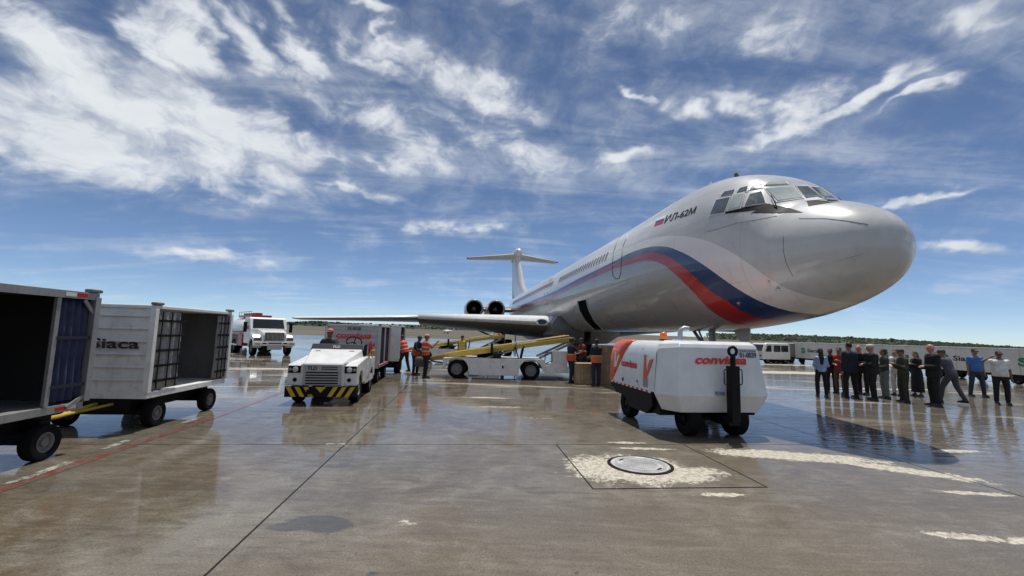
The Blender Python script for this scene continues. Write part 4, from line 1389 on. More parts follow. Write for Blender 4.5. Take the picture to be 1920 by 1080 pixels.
# bonnet: narrow at the nose, full width at the cowl
MB().hexa([(-.03, -.43, .90), (-.03, .43, .90), (-1.40, .70, .98), (-1.40, -.70, .98)], [(-.05, -.41, .965), (-.05, .41, .965), (-1.40, .64, 1.24), (-1.40, -.64, 1.24)]).build('bonnet', tw, tg_, None, .03)
for sy in (-1, 1):
    MB().box(-1.22, -1.14, sy * .42 - .06, sy * .42 + .06, 1.19, 1.212).build('bonnet_latch', mat('pale_grey', (.5, .5, .5), .5), tg_, None, .004)
MB().hexa([(-1.36, -.66, 1.20), (-1.36, .66, 1.20), (-1.50, .66, 1.20), (-1.50, -.66, 1.20)], [(-1.43, -.63, 1.37), (-1.43, .63, 1.37), (-1.50, .63, 1.37), (-1.50, -.63, 1.37)]).build('cowl_deflector', mat('dark_grey_plastic', (.07, .075, .08), .5), tg_, None, .008)
lettering('TLD', mat('pale_print', (.75, .75, .74), .5), tg_, (-1.388, -.02, 1.30), (0, 1, 0), (-.36, 0, 1), .062, .19, .12, .03)
# bumper with chevrons
bp = MB().box(-.05, .03, -hw - .01, hw + .01, .19, .43).build('bumper', black_paint(), tg_, None, .012)
for k in range(3):
    for sy in (-1, 1):
        yc = sy * (.58 - k * .19)
        MB().add([(.033, yc - .05, .20), (.033, yc + .05, .20), (.033, yc + .05 - sy * -.13, .42), (.033, yc - .05 - sy * -.13, .42), (.0305, yc - .05, .20), (.0305, yc + .05, .20), (.0305, yc + .05 - sy * -.13, .42), (.0305, yc - .05 - sy * -.13, .42)],
                 [(0, 1, 2, 3), (0, 4, 5, 1), (1, 5, 6, 2), (2, 6, 7, 3), (3, 7, 4, 0)]).build('chevron_stripe', yellow_p(), bp)
MB().prism([(-.12, .42), (.12, .42), (0, .29)], 'yz', .0305, .034).build('chevron_stripe', yellow_p(), bp)
MB().box(.031, .06, -.30, -.16, .26, .36).build('tow_hook', black_paint(), bp)
MB().box(-.5, -.1, -.17, .17, .06, .25).build('towing_block', black_paint(), tg_)
# cockpit and tail
MB().box(-2.85, -1.46, -hw + .02, hw - .02, .34, .52).build('floor_pan', tw, tg_, None, .01)
MB().prism([(-1.46, .42), (-1.46, .70), (-1.8, .66), (-1.95, .66), (-1.95, .42)], 'xz', hw - .16, hw - .02).build('step_sill', tw, tg_, None, .01)
MB().prism([(-1.46, .42), (-1.46, .70), (-1.8, .66), (-1.95, .66), (-1.95, .42)], 'xz', -hw + .02, -hw + .16).build('step_sill', tw, tg_, None, .01)
for sy in (-1, 1):
    y0, y1 = sorted((sy * .48, sy * hw))
    MB().prism([(-1.96, .42), (-1.96, .98), (-2.9, .98), (-2.9, .42), (-2.72, .42), (-2.72, .55), (-2.55, .70), (-2.25, .70), (-2.1, .55), (-2.1, .42)], 'xz', y0, y1).build('rear_fender', tw, tg_, None, .02)
    wheel(tg_, (-.65, sy * (hw - .13), .33), .33, .22)
    wheel(tg_, (-2.41, sy * (hw - .13), .33), .33, .22)
    se = MB().box(-2.35, -1.85, sy * .36 - .22, sy * .36 + .22, .66, .80).build('seat', black_paint(), tg_, None, .03)
    MB().box(-2.40, -2.30, sy * .36 - .22, sy * .36 + .22, .80, 1.20).build('seat_back', black_paint(), se, None, .03)
MB().box(-2.9, -2.42, -.46, .46, .53, .95).build('rear_deck', tw, tg_, None, .015)
# steering wheel on the tractor's left
ax = Vector((-.75, 0, .66)).normalized()
cst = Vector((-1.72, .36, 1.42))
xx, yy = ax.orthogonal().normalized(), ax.cross(ax.orthogonal().normalized())
sw = MB()
ring = [cst + (xx * math.cos(k * PI / 10) + yy * math.sin(k * PI / 10)) * .20 for k in range(20)]
sw.tube(ring + [ring[0]], .016, 6)
for k in (2, 9, 16):
    sw.tube([cst, ring[k]], .013, 6)
sw.tube([cst, cst + Vector((.30, 0, -.35))], .022, 6)
sw.build('steering_wheel', black_paint(), tg_, 50)
mr_ = MB().box(-1.44, -1.40, hw - .10, hw - .02, 1.08, 1.36).build('mirror', black_paint(), tg_, None, .02)
MB().tube([(-1.97, hw - .05, .98), (-1.97, hw + .01, 1.20), (-2.12, hw + .08, 1.20), (-2.12, hw + .02, .98)], .02, 8).build('grab_rail', yellow_p(), tg_, 50)
ext = MB().lathe([(.055, 0), (.06, .02), (.06, .27), (.03, .32), (.02, .36), (.001, .37)], (-2.02, hw - .02, 1.10), (0, 0, 1), 16).build('fire_extinguisher', mat('extinguisher_red', (.4, .02, .02), .3), tg_, 40)

# ------------------------------------------------------------------ ground power unit
gp = thing('ground_power_unit', 'orange and white ground power unit on wheels with an upright black drawbar', 'power unit', (3.80, 8.02, 0), R(-82))
gw = mat('power_unit_white', (0.70, 0.715, 0.72), .38, dirt=.06, coat=.25)
H = 1.70
def gx(side):
    return 1 if side > 0 else -1
# main housing: rounded shoulders, slightly sloping tail
def hsec(x_, wb, wt, zb, zt, rr):
    pts = []
    for y_, z_ in ((-wb, zb), (-wb + (wb - wt) * .55, zt - rr * 2.0), (-wt - .0, zt - rr), (-wt + rr * .35, zt - rr * .3), (-wt + rr, zt), (wt - rr, zt), (wt - rr * .35, zt - rr * .3), (wt + .0, zt - rr), (wb - (wb - wt) * .55, zt - rr * 2.0), (wb, zb)):
        pts.append((x_, y_, z_))
    return pts
MB().loft([hsec(-2.78, 1.05, .99, .75, 1.30, .10), hsec(-2.66, 1.05, .985, .75, 1.60, .12), hsec(-2.52, 1.05, .98, .75, 1.69, .14), hsec(-1.0, 1.05, .98, .75, 1.70, .14), hsec(-.42, 1.05, .97, .75, 1.695, .14)]).build('housing', gw, gp, 45)
# orange tail wraps the rear of the housing; its edge runs diagonally
def diag(z_):
    return -2.62 + (z_ - .75) * .95
ob, nrows = MB(), 12
rows = []
def side_y(z_):
    """half width of the housing at height z"""
    if z_ <= 1.42:
        return 1.05 - (.07 * .55) * (z_ - .75) / .67
    if z_ <= 1.56:
        return 1.0115 - .0315 * (z_ - 1.42) / .14
    if z_ <= 1.658:
        return .98 - .049 * (z_ - 1.56) / .098
    return .931 - .091 * (z_ - 1.658) / .042
for sgn in (-1, 1):
    vs, fs = [], []
    zs = [.755 + k * .05 for k in range(14)] + [1.45, 1.50, 1.56, 1.61, 1.658, 1.68, 1.70]
    for z_ in zs:
        back = -2.785 if z_ < 1.30 else (-2.785 + .12 * (z_ - 1.30) / .30 if z_ < 1.6 else -2.665 + .14 * (z_ - 1.6) / .09)
        back = min(back, -2.53)
        y_ = side_y(z_) + .004
        for x_ in (back, (back + diag(z_)) / 2, diag(z_)):
            vs.append((x_, sgn * y_, z_ + (.003 if z_ > 1.69 else 0)))
    for k in range(len(zs) - 1):
        for i in range(2):
            fs.append((k * 3 + i, k * 3 + i + 1, k * 3 + i + 4, k * 3 + i + 3))
    mb = MB()
    mb.add(vs, fs)
    o = mb.build('orange_side_panel', orange_p(), gp, 50)
    so = o.modifiers.new('thick', 'SOLIDIFY')
    so.thickness = .004
    so.offset = 0
dtop = diag(1.70)
MB().box(-2.50, dtop, -.838, .838, 1.7012, 1.705).build('orange_roof_panel', orange_p(), gp)
MB().box(-2.795, -2.781, -.98, .98, .76, 1.29).build('orange_tail_panel', orange_p(), gp)
# nose cap: chamfered plan, creased front
def nose(x0, x1, x2):
    lo = [(x0, -1.06), (x1, -.90), (x1, .90), (x0, 1.06)]
    return lo
MB().loft([
    [(-.46, -.93, .45), (-.34, -.88, .45), (-.10, -.74, .45), (-.10, .74, .45), (-.34, .88, .45), (-.46, .93, .45)],
    [(-.46, -1.075, .74), (-.38, -1.07, .74), (.03, -.86, .76), (.03, .86, .76), (-.38, 1.07, .74), (-.46, 1.075, .74)],
    [(-.46, -1.01, 1.52), (-.40, -1.005, 1.56), (-.10, -.76, 1.60), (-.10, .76, 1.60), (-.40, 1.005, 1.56), (-.46, 1.01, 1.52)],
    [(-.46, -.98, 1.64), (-.41, -.965, 1.65), (-.13, -.735, 1.665), (-.13, .735, 1.665), (-.41, .965, 1.65), (-.46, .98, 1.64)],
    [(-.46, -.86, 1.716), (-.42, -.85, 1.716), (-.22, -.68, 1.716), (-.22, .68, 1.716), (-.42, .85, 1.716), (-.46, .86, 1.716)],
]).build('nose_cap', gw, gp, 8, .010)
# panel joints and latches on the side
for sgn in (-1, 1):
    MB().bar((-1.18, sgn * 1.048, .77), (-1.12, sgn * .985, 1.55), .012, .006, (0, sgn, 0)).build('panel_joint', mat('joint_grey', (.16, .17, .18), .6), gp)
    MB().bar((-.452, sgn * 1.066, .76), (-.452, sgn * 1.012, 1.50), .016, .012, (0, sgn, 0)).build('panel_joint', mat('joint_grey', (.16, .17, .18), .6), gp)
    MB().box(-2.05, -1.97, sgn * 1.046 - .004, sgn * 1.046 + .004, .80, .87).build('door_latch', black_paint(), gp)
    MB().box(-.98, -.78, sgn * 1.047 - .004, sgn * 1.047 + .004, .80, .96).build('data_plate', mat('plate_grey', (.25, .27, .28), .5), gp)
    MB().box(-2.5, -2.46, sgn * 1.043 - .005, sgn * 1.043 + .005, .95, .99).build('door_latch', black_paint(), gp)
    MB().box(-1.28, -1.24, sgn * 1.047 - .005, sgn * 1.047 + .005, .85, .89).build('door_latch', black_paint(), gp)
    k = 0
    x_ = -2.78
    while x_ < -.66:
        MB().box(x_, x_ + .105, sgn * 1.053 - .004, sgn * 1.053 + .004, .715, .748).build('reflective_strip', (tape_red, tape_white)[k % 2], gp)
        x_ += .107
        k += 1
# lettering and emblems
lettering('conviasa', red_p(), gp, (-.045, .01, 1.385), (0, 1, 0), (-.15, 0, 1), .15, 1.0, .3, .03)
lettering('01-0039', ink(), gp, (-.060, .555, 1.485), (0, 1, 0), (-.15, 0, 1), .095, .33, 0, .014)
lettering('POWER SYSTEMS', ink(), gp, (-.073, .555, 1.56), (0, 1, 0), (-.15, 0, 1), .036, .33, 0, .0)
def vmark(cx, cz, s_, m, sgn=-1):
    """the two-stroke V emblem, laid on the sloping side"""
    def P(a, c, off):
        z_ = cz + c * s_
        return (cx + a * s_, sgn * (side_y(z_) + off), z_)
    pieces = [[(-.40, .5), (-.24, .5), (-.17, -.05), (-.05, -.28), (-.10, -.5), (-.40, -.5)], [(-.09, -.5), (.46, .36), (.16, .32), (.0, .08), (-.05, -.24)]]
    for pc in pieces:
        n = len(pc)
        MB().add([P(a, c, .010) for a, c in pc] + [P(a, c, .0055) for a, c in pc], [tuple(range(n))] + [(i, (i + 1) % n, n + (i + 1) % n, n + i) for i in range(n)]).build('emblem', m, gp)
vmark(-2.40, 1.24, .34, mat('pale_print', (.75, .75, .74), .5))
vmark(-.80, 1.19, .46, orange_p())
lettering('conviasa', red_p(), gp, (-1.72, -(side_y(1.19) + .008), 1.19), (1, 0, 0), (0, .06, 1), .15, .82, .1, .03)
# beacon, exhaust, chassis
bc = MB().lathe([(.075, 0), (.08, .01), (.08, .03)], (-1.30, -.45, 1.70), (0, 0, 1), 20).build('beacon', black_paint(), gp, 40)
MB().lathe([(.070, .03), (.074, .06), (.070, .15), (.05, .175), (.001, .18)], (-1.30, -.45, 1.70), (0, 0, 1), 20).build('beacon_lens', mat('orange_lens', (.85, .17, .01), .2, coat=.6), bc, 50)
MB().tube([(-.50, -.52, 1.70), (-.50, -.52, 1.86), (-.50, -.50, 1.92), (-.49, -.44, 1.95), (-.48, -.36, 1.94)], .048, 12).build('exhaust_pipe', mat('galvanised', (.45, .46, .46), .4, .6, dirt=.3), gp, 50)
MB().box(-.66, -.3, -.60, -.30, 1.717, 1.735).build('roof_plate', gw, gp)
MB().prism([(-2.74, .74), (-.64, .74), (-.64, .46), (-.9, .30), (-1.75, .30), (-1.95, .50), (-2.45, .50), (-2.60, .60), (-2.74, .60)], 'xz', -1.03, -.85).build('chassis_skirt', black_paint(), gp, None, .01)
MB().prism([(-2.74, .74), (-.64, .74), (-.64, .46), (-.9, .30), (-1.75, .30), (-1.95, .50), (-2.45, .50), (-2.60, .60), (-2.74, .60)], 'xz', .85, 1.03).build('chassis_skirt', black_paint(), gp, None, .01)
MB().box(-1.85, -.47, -.96, .96, .34, .749).build('chassis', black_paint(), gp)
MB().box(-2.70, -1.86, -.66, .66, .36, .749).build('rear_frame', black_paint(), gp)
for sgn in (-1, 1):
    wheel(gp, (-2.2, sgn * .80, .30), .30, .22, rimc=black_paint())  # rims blackened to stand for the shade under the unit
    wheel(gp, (-.38, sgn * .46, .31), .31, .22, rimc=black_paint())
MB().box(-.42, -.34, -.36, .36, .27, .35).build('front_axle', black_paint(), gp)
db = MB().box(.10, .26, .0, .165, .34, 1.30).build('drawbar', black_paint(), gp, None, .012)
MB().bar((-.35, .08, .31), (.19, .08, .34), .20, .12).build('drawbar_foot', black_paint(), db)
MB().tube([(.19, .08, 1.30), (.19, .08, 1.49)], .045, 10).build('drawbar_shank', black_paint(), db, 40)
ring = [(.19, .08 + .075 * math.cos(k * PI / 12), 1.555 + .075 * math.sin(k * PI / 12)) for k in range(25)]
MB().tube(ring, .026, 8).build('towing_eye', black_paint(), db, 50)
for sgn in (-1, 1):
    yb = .08 + sgn * .10
    MB().tube([(.19, yb, 1.24), (.19, yb + sgn * .055, 1.24), (.19, yb + sgn * .07, 1.22), (.19, yb + sgn * .07, 1.00), (.19, yb + sgn * .055, .98), (.19, yb, .98)], .010, 6).build('drawbar_handle', black_paint(), db, 50)
MB().box(.0, .09, -.16, -.02, .78, .84).build('drawbar_clip', mat('steel_blue', (.2, .25, .33), .4, .4), gp)

# ------------------------------------------------------------------ belt loader
def belt_loader(label, loc, rz):
    t = thing('belt_loader', label, 'belt loader', loc, rz, 'belt loaders')
    wm = white_worn()
    for y_ in (-.95, .87):
        pl = [(-2.0, .14), (-2.0, .80), (1.98, .80), (1.98, .50)]
        def arch(cx):
            return [(cx + .46 * math.cos(a), .33 + .46 * math.sin(a)) for a in [PI * k / 10 for k in range(11)]]
        poly = [(-2.0, .78), (1.95, .80), (1.98, .74), (1.98, .33)] + [p for p in arch(1.42)] + [(.94, .15), (-.98, .15)] + [p for p in arch(-1.46)] + [(-2.0, .33)]
        MB().prism(poly, 'xz', y_, y_ + .08).build('side_panel', wm, t, None, .01)
    MB().box(-1.95, 1.93, -.868, .868, .70, .78).build('deck', wm, t)
    MB().box(-1.0, .95, -.8, .8, .20, .36).build('underbody', black_paint(), t)
    for x_ in (-1.46, 1.42):
        for y_ in (-.82, .82):
            wheel(t, (x_, y_, .36), .36, .24, rr=.6)
    MB().box(.30, .36, -.957, -.951, .42, .53).build('filler_cap', black_paint(), t)
    # front step with handrail and bumper
    MB().prism([(1.985, .30), (1.985, .60), (2.9, .56), (2.9, .30)], 'xz', -.95, .95).build('front_bumper', wm, t, None, .02)
    MB().box(2.2, 2.85, -.90, -.86, .565, 1.15).build('front_panel', wm, t, None, .01)
    MB().tube([(1.95, -.9, .72), (2.0, -.9, 1.06), (2.22, -.9, 1.12), (2.25, -.9, .75), (2.0, -.9, .66)], .018, 6).build('step_rail', black_paint(), t, 50)
    MB().bar((1.75, -.75, .85), (3.0, -.75, 1.45), .09, .09).build('lift_arm', gear_m, t)
    MB().bar((1.75, .75, .85), (3.0, .75, 1.45), .09, .09).build('lift_arm', gear_m, t)
    # seat, control box, engine cover
    MB().box(-.75, .1, .15, .8, .781, 1.05).build('engine_cover', black_paint(), t, None, .02)
    se = MB().box(-.1, .32, -.75, -.30, .90, 1.0).build('seat', black_paint(), t, None, .03)
    MB().box(-.17, -.08, -.75, -.30, 1.0, 1.38).build('seat_back', black_paint(), se, None, .03)
    MB().box(-.05, .25, -.65, -.40, .781, .9).build('seat_base', black_paint(), t)
    MB().tube([(.95, -.55, .79), (.80, -.55, 1.25)], .022, 8).build('steering_column', black_paint(), t)
    rg = [Vector((.79, -.55, 1.27)) + Vector((.06 * math.sin(a), .17 * math.cos(a), .16 * math.sin(a))) for a in [2 * PI * k / 18 for k in range(19)]]
    MB().tube(rg, .014, 6).build('steering_wheel', black_paint(), t, 50)
    # conveyor: two yellow rails with a black belt between them
    p0, p1 = Vector((-2.55, 0, .70)), Vector((3.15, 0, 1.62))
    d = (p1 - p0).normalized()
    for y_ in (-.46, .46):
        MB().bar(p0 + Vector((0, y_, 0)), p1 + Vector((0, y_, 0)), .07, .17).build('conveyor_rail', yellow_worn, t, None, .008)
        MB().tube([p0 + Vector((.5, y_ * 1.12, .20)), p1 + Vector((-.2, y_ * 1.12, .14))], .022, 6).build('conveyor_handrail', yellow_worn, t, 50)
    MB().bar(p0 + Vector((.05, 0, .03)), p1 + Vector((-.05, 0, .03)), .82, .05).build('belt', rubber(), t)
    for p in (p0, p1):
        MB().tube([p + Vector((0, -.43, .0)), p + Vector((0, .43, .0))], .075, 12).build('roller', gear_m, t, 40)
    for y_ in (-.50, .50):
        MB().bar((1.05, y_, .78), (1.15, y_, 1.28), .08, .05).build('support_post', black_paint(), t)
        MB().bar((-.35, y_, .78), (.9, y_, 1.16), .06, .05).build('lift_cylinder', gear_m, t)
        MB().bar((-1.9, y_, .78), (-1.85, y_, .80), .08, .05).build('pivot_foot', black_paint(), t)
    hd = MB().tube([(-2.0, -.6, .55), (-2.5, -.6, .62), (-2.75, -.6, .9)], .03, 8).build('tow_handle', black_paint(), t, 50)
    return t
bl1 = belt_loader('white belt loader with yellow conveyor rails raised to the cargo hatch', (-.62, 18.35, 0), R(1.0))
bl2 = copy_tree(bl1)
tag(bl2, 'second belt loader farther back, half hidden behind the first', 'belt loader', 'belt loaders')
bl2.location = (-3.6, 27.0, 0)
bl2.rotation_euler = (0, 0, R(4))

# ------------------------------------------------------------------ fuel tanker
ft = thing('tanker_truck', 'white and red tanker truck with chrome grille facing the camera, far left', 'truck', (-14.9, 28.2, 0), R(-90 + 43))
twh = mat('truck_white', (.74, .74, .73), .3, dirt=.12, coat=.4)
tred = mat('truck_red', (.32, .022, .02), .4, dirt=.2, coat=.2)
chrome = mat('chrome', (.62, .62, .62), .2, .9)
hw = 1.17
MB().prism([(-1.45, .75), (-1.45, 1.68), (-.55, 1.58), (-.12, 1.48), (-.05, 1.30), (-.05, .75)], 'xz', -.72, .72).build('bonnet', twh, ft, None, .06)
for sy in (-1, 1):
    y0, y1 = sorted((sy * .68, sy * hw))
    arch = [(-.78 + .56 * math.cos(a), .48 + .56 * math.sin(a)) for a in [PI * k / 10 for k in range(11)]]
    fe = MB().prism([(-.12, .72), (-.14, 1.05), (-.40, 1.28), (-1.0, 1.36), (-1.45, 1.30), (-1.45, .55)] + arch[::-1] + [(-.16, .6)], 'xz', y0, y1).build('front_fender', twh, ft, None, .05)
    MB().prism([(-.09, .92), (-.09, 1.10), (-.32, 1.18), (-.30, .95)], 'xz', sy * (.94) - .20, sy * (.94) + .20).build('headlight', mat('truck_headlight', (.08, .09, .09), .1, coat=.8), ft, None, .02)
    wheel(ft, (-.78, sy * 1.0, .48), .48, .28)
    for x_ in (-5.3, -6.5):
        wheel(ft, (x_, sy * .95, .48), .48, .5)
    MB().box(-1.62, -1.50, sy * 1.36 - .10, sy * 1.36 + .10, 1.45, 2.10).build('mirror', black_paint(), ft, None, .03)
    MB().tube([(-1.6, sy * 1.15, 2.05), (-1.56, sy * 1.36, 2.02)], .015, 6).build('mirror_arm', black_paint(), ft)
# radiator grille with vertical bars
gr = MB().box(-.06, .0, -.56, .56, .98, 1.46).build('grille', black_paint(), ft, None, .03)
for k in range(15):
    y_ = -.52 + k * .0743
    MB().box(.002, .022, y_ - .018, y_ + .018, 1.0, 1.44).build('grille_bar', chrome, gr)
MB().box(-.05, .03, -.62, .62, .93, .975).build('grille_trim', chrome, gr)
bm_ = MB().box(-.06, .12, -hw - .02, hw + .02, .62, .88).build('bumper', twh, ft, None, .03)
for sy in (-1, 1):
    MB().box(.121, .126, sy * .98 - .14, sy * .98 + .14, .70, .80).build('bumper_lamp', mat('lamp_pink', (.55, .4, .38), .3), bm_)
    MB().box(.121, .126, sy * .60 - .10, sy * .60 + .10, .74, .82).build('bumper_slot', black_paint(), bm_)
MB().box(.121, .126, -.38, .38, .76, .84).build('bumper_slot', black_paint(), bm_)
MB().box(.08, .13, -.42, .42, .38, .66).build('front_plate', mat('pale_plate2', (.5, .5, .48), .5, dirt=.4), bm_)
# cab
cab = MB().prism([(-1.46, .7), (-1.46, 1.66), (-1.78, 2.36), (-1.9, 2.42), (-3.0, 2.42), (-3.05, 2.3), (-3.05, .7)], 'xz', -1.1, 1.1).build('cab', twh, ft, None, .05)
MB().hexa([(-1.475, -.95, 1.70), (-1.475, .95, 1.70), (-1.49, .95, 1.70), (-1.49, -.95, 1.70)], [(-1.735, -.90, 2.30), (-1.735, .90, 2.30), (-1.76, .90, 2.30), (-1.76, -.90, 2.30)]).build('windscreen', glass_dark(), ft)
for sy in (-1, 1):
    MB().hexa([(-1.75, sy * 1.101, 1.62), (-2.75, sy * 1.101, 1.62), (-2.75, sy * 1.106, 1.62), (-1.75, sy * 1.106, 1.62)], [(-1.95, sy * 1.101, 2.26), (-2.75, sy * 1.101, 2.26), (-2.75, sy * 1.106, 2.26), (-1.95, sy * 1.106, 2.26)]).build('side_window', glass_dark(), ft)
MB().box(-7.6, -.9, -.42, .42, .55, .80).build('frame_rail', black_paint(), ft)
# tank body with red skirt and top gear
tk = MB().lathe([(.05, -3.3), (.75, -3.32), (.93, -3.42), (.98, -3.6), (.98, -7.5), (.9, -7.65), (.05, -7.7)], (0, 0, 1.62), (1, 0, 0), 32)
tk.v = [(x_, y_ * 1.18, 1.62 + (z_ - 1.62) * .88) for x_, y_, z_ in tk.v]
tk.build('tank', twh, ft, 40)
MB().box(-7.5, -3.4, -1.175, -1.165, 1.36, 1.48).build('red_stripe', tred, ft)
MB().box(-4.3, -3.15, -1.16, 1.16, .50, 1.30).build('pump_cabinet', tred, ft, None, .03)
MB().box(-7.6, -4.4, -1.14, -.8, .60, 1.15).build('hose_locker', inner_grey, ft, None, .02)
MB().box(-7.6, -4.4, .8, 1.14, .60, 1.15).build('hose_locker', inner_grey, ft, None, .02)
MB().box(-7.6, -4.35, -1.2, -1.15, .50, .60).build('side_rail', white(), ft)
tr_ = MB().box(-7.3, -3.4, -.62, .62, 2.46, 2.60).build('top_walkway', tred, ft, None, .02)
for k in range(6):
    MB().box(-7.0 + k * .62, -6.8 + k * .62, -.35, .1, 2.601, 2.76).build('manhole_lid', tred, tr_, None, .02)
    MB().tube([(-7.2 + k * .72, -.6, 2.60), (-7.2 + k * .72, -.6, 2.84)], .015, 6).build('rail_post', tred, tr_)
MB().tube([(-7.2, -.6, 2.84), (-3.6, -.6, 2.84)], .018, 6).build('hand_rail', tred, tr_)
wheel_chock = MB().prism([(-1.75, .0), (-1.75, .34), (-1.6, .42), (-1.32, .42), (-1.2, .3), (-1.2, 0)], 'xz', -1.5, -1.22).build('step_box', inner_grey, ft, None, .02)

# ------------------------------------------------------------------ row of white box trailers on the right
def row_trailer(first, loc, rz, label, L=3.15, text=True, paint=None, hgt=1.66):
    t = thing('box_trailer', label, 'trailer', loc, rz, 'box trailers in the far row')
    m = paint or mat('trailer_white', (.62, .625, .61), .5, dirt=.22)
    w, l = .8, L / 2
    bx = MB().box(-l, l, -w, w, .46, hgt).build('box', m, t, None, .02)
    MB().box(-l - .02, l + .02, -w - .02, w + .02, hgt + .001, hgt + .05).build('roof', m, t, None, .01)
    for k in range(1, 4):
        x_ = -l + L * k / 4
        MB().box(x_ - .012, x_ + .012, -w - .006, -w - .0005, .48, hgt - .01).build('panel_joint', mat('trailer_joint', (.42, .42, .41), .5), bx)
    MB().box(-l, l, -.7, .7, .34, .459).build('chassis', black_paint(), t)
    for x_ in (-l * .66, l * .66):
        for y_ in (-.62, .62):
            wheel(t, (x_, y_, .23), .23, .16)
        MB().box(x_ - .25, x_ + .25, -.74, -.70, .16, .339).build('mud_flap', black_paint(), t)
    MB().tube([(-l, 0, .38), (-l - .35, 0, .34)], .03, 6).build('drawbar', black_paint(), t)
    if text:
        lettering('S', mat('green_print', (.02, .20, .10), .5), t, (-.62, -w - .009, 1.08), (1, 0, 0), (0, 0, 1), .42, .50, 0, .05, 'emblem')
        lettering('Siaca', ink(), t, (.42, -w - .009, 1.10), (1, 0, 0), (0, 0, 1), .27, 1.15, 0, .02)
    return t
# local -y looks towards the photographer: local x points towards the camera along the row
RA = R(-90 + 3)
names = ['white box trailer with green emblem at the right edge of the picture', 'white box trailer behind the man in the blue polo shirt', 'white box trailer behind the man in the tall dark suit', 'white box trailer behind the woman with long black hair', 'farthest white box trailer of the row, beside the grey container']
for k, y_ in enumerate((20.6, 24.25, 27.9, 31.55, 35.2)):
    row_trailer(k == 0, (25.2 - (y_ - 20.6) * .06, y_, 0), RA, names[k])
gm = mat('container_grey', (.21, .225, .21), .55, .2, dirt=.3)
row_trailer(False, (24.3, 38.9, 0), RA - R(14), 'grey box trailer standing between the white tractor and the white row', 3.3, False, gm, 1.55)
row_trailer(False, (25.6, 42.6, 0), RA - R(18), 'dark grey box trailer at the far end of the row', 3.3, False, mat('container_dark', (.16, .17, .16), .55, dirt=.3), 1.6)
# white cab tractor in front of them
ct = thing('cab_tractor', 'small white cab tractor with large windows left of the grey trailers', 'tractor', (20.9, 36.0, 0), R(180 + 12))
MB().prism([(-1.3, .30), (-1.3, 1.50), (-1.15, 1.58), (.85, 1.58), (1.0, 1.52), (1.22, .95), (1.28, .60), (1.28, .30)], 'xz', -.72, .72).build('cab', twh, ct, None, .05)
for sy in (-1, 1):
    for a0, a1, a2, a3 in ((-1.1, -.45, -1.1, -.45), (-.38, .25, -.38, .25), (.45, 1.02, .45, .82)):
        MB().hexa([(a0, sy * .722, .92), (a1, sy * .722, .92), (a1, sy * .727, .92), (a0, sy * .727, .92)], [(a2, sy * .722, 1.42), (a3, sy * .722, 1.42), (a3, sy * .727, 1.42), (a2, sy * .727, 1.42)]).build('side_window', glass_dark(), ct)
    for x_ in (-.85, .8):
        wheel(ct, (x_, sy * .62, .28), .28, .2)
    MB().box(1.26, 1.30, sy * .5 - .12, sy * .5 + .12, .52, .66).build('headlight', mat('truck_headlight', (.08, .09, .09), .1, coat=.8), ct)
MB().hexa([(1.225, -.6, .98), (1.225, .6, .98), (1.23, .6, .975), (1.23, -.6, .975)], [(1.03, -.56, 1.46), (1.03, .56, 1.46), (1.04, .56, 1.465), (1.04, -.56, 1.465)]).build('windscreen', glass_dark(), ct)
MB().box(-1.35, 1.34, -.74, .74, .24, .32).build('bumper', black_paint(), ct, None, .02)
cb2 = thing('cab_tractor', 'white van-bodied tractor squeezed between the cab tractor and the grey trailer', 'tractor', (23.0, 38.2, 0), R(180 + 12))
MB().prism([(-.9, .30), (-.9, 1.62), (.8, 1.62), (.9, 1.5), (.9, .30)], 'xz', -.72, .72).build('body', white_worn(), cb2, None, .04)
MB().box(-.2, .5, .722, .727, 1.0, 1.4).build('side_window', glass_dark(), cb2)
MB().box(-.2, .5, -.727, -.722, 1.0, 1.4).build('side_window', glass_dark(), cb2)
for sy in (-1, 1):
    for x_ in (-.6, .6):
        wheel(cb2, (x_, sy * .62, .28), .28, .2)

# ------------------------------------------------------------------ crates by the hatch
wood = mat('crate_wood', (.36, .255, .14), .75, var=.2, scale=5, dirt=.25, dirtcol=(.2, .13, .07), bump=.2)
card = mat('cardboard', (.34, .235, .13), .85, var=.12, dirt=.15)
def slat_crate(label, loc, rz, w, d, h_):
    t = thing('wooden_crate', label, 'crate', loc, rz, 'crates by the hatch')
    MB().box(-w + .02, w - .02, -d + .02, d - .02, .03, h_ - .02).build('inner_box', card, t)
    n = 6
    for k in range(n):
        x_ = -w + (k + .5) * 2 * w / n
        for sy in (-1, 1):
            MB().box(x_ - w / n * .86, x_ + w / n * .86, sy * d - .012, sy * d + .012, .0, h_).build('plank', wood, t, None, .004)
        y_ = -d + (k + .5) * 2 * d / n
        for sx in (-1, 1):
            MB().box(sx * w - .013, sx * w + .010, y_ - d / n * .86, y_ + d / n * .86, .0, h_).build('plank', wood, t, None, .004)
    MB().box(-w - .03, w + .03, -d - .03, d + .03, h_ + .001, h_ + .035).build('lid', wood, t, None, .006)
    for z_ in (.06, h_ - .07):
        MB().box(-w - .014, w + .014, -d - .03, -d - .0125, z_ - .03, z_ + .03).build('batten', wood, t, None, .004)
    return t
slat_crate('pale slatted wooden crate on the apron between two workers', (2.80, 16.75, 0), R(4), .36, .34, .72)
def carton(label, loc, rz, w, d, h_):
    t = thing('carton', label, 'box', loc, rz, 'cartons by the hatch')
    MB().box(-w, w, -d, d, 0, h_).build('carton_body', card, t, None, .008)
    MB().box(-.03, .03, -d - .002, d + .002, h_ - .25, h_ + .002).build('packing_tape', mat('packing_tape', (.42, .31, .18), .3), t)
    return t
carton('brown carton at the bottom of the stack behind the right worker', (3.62, 17.15, 0), R(6), .40, .38, .72)
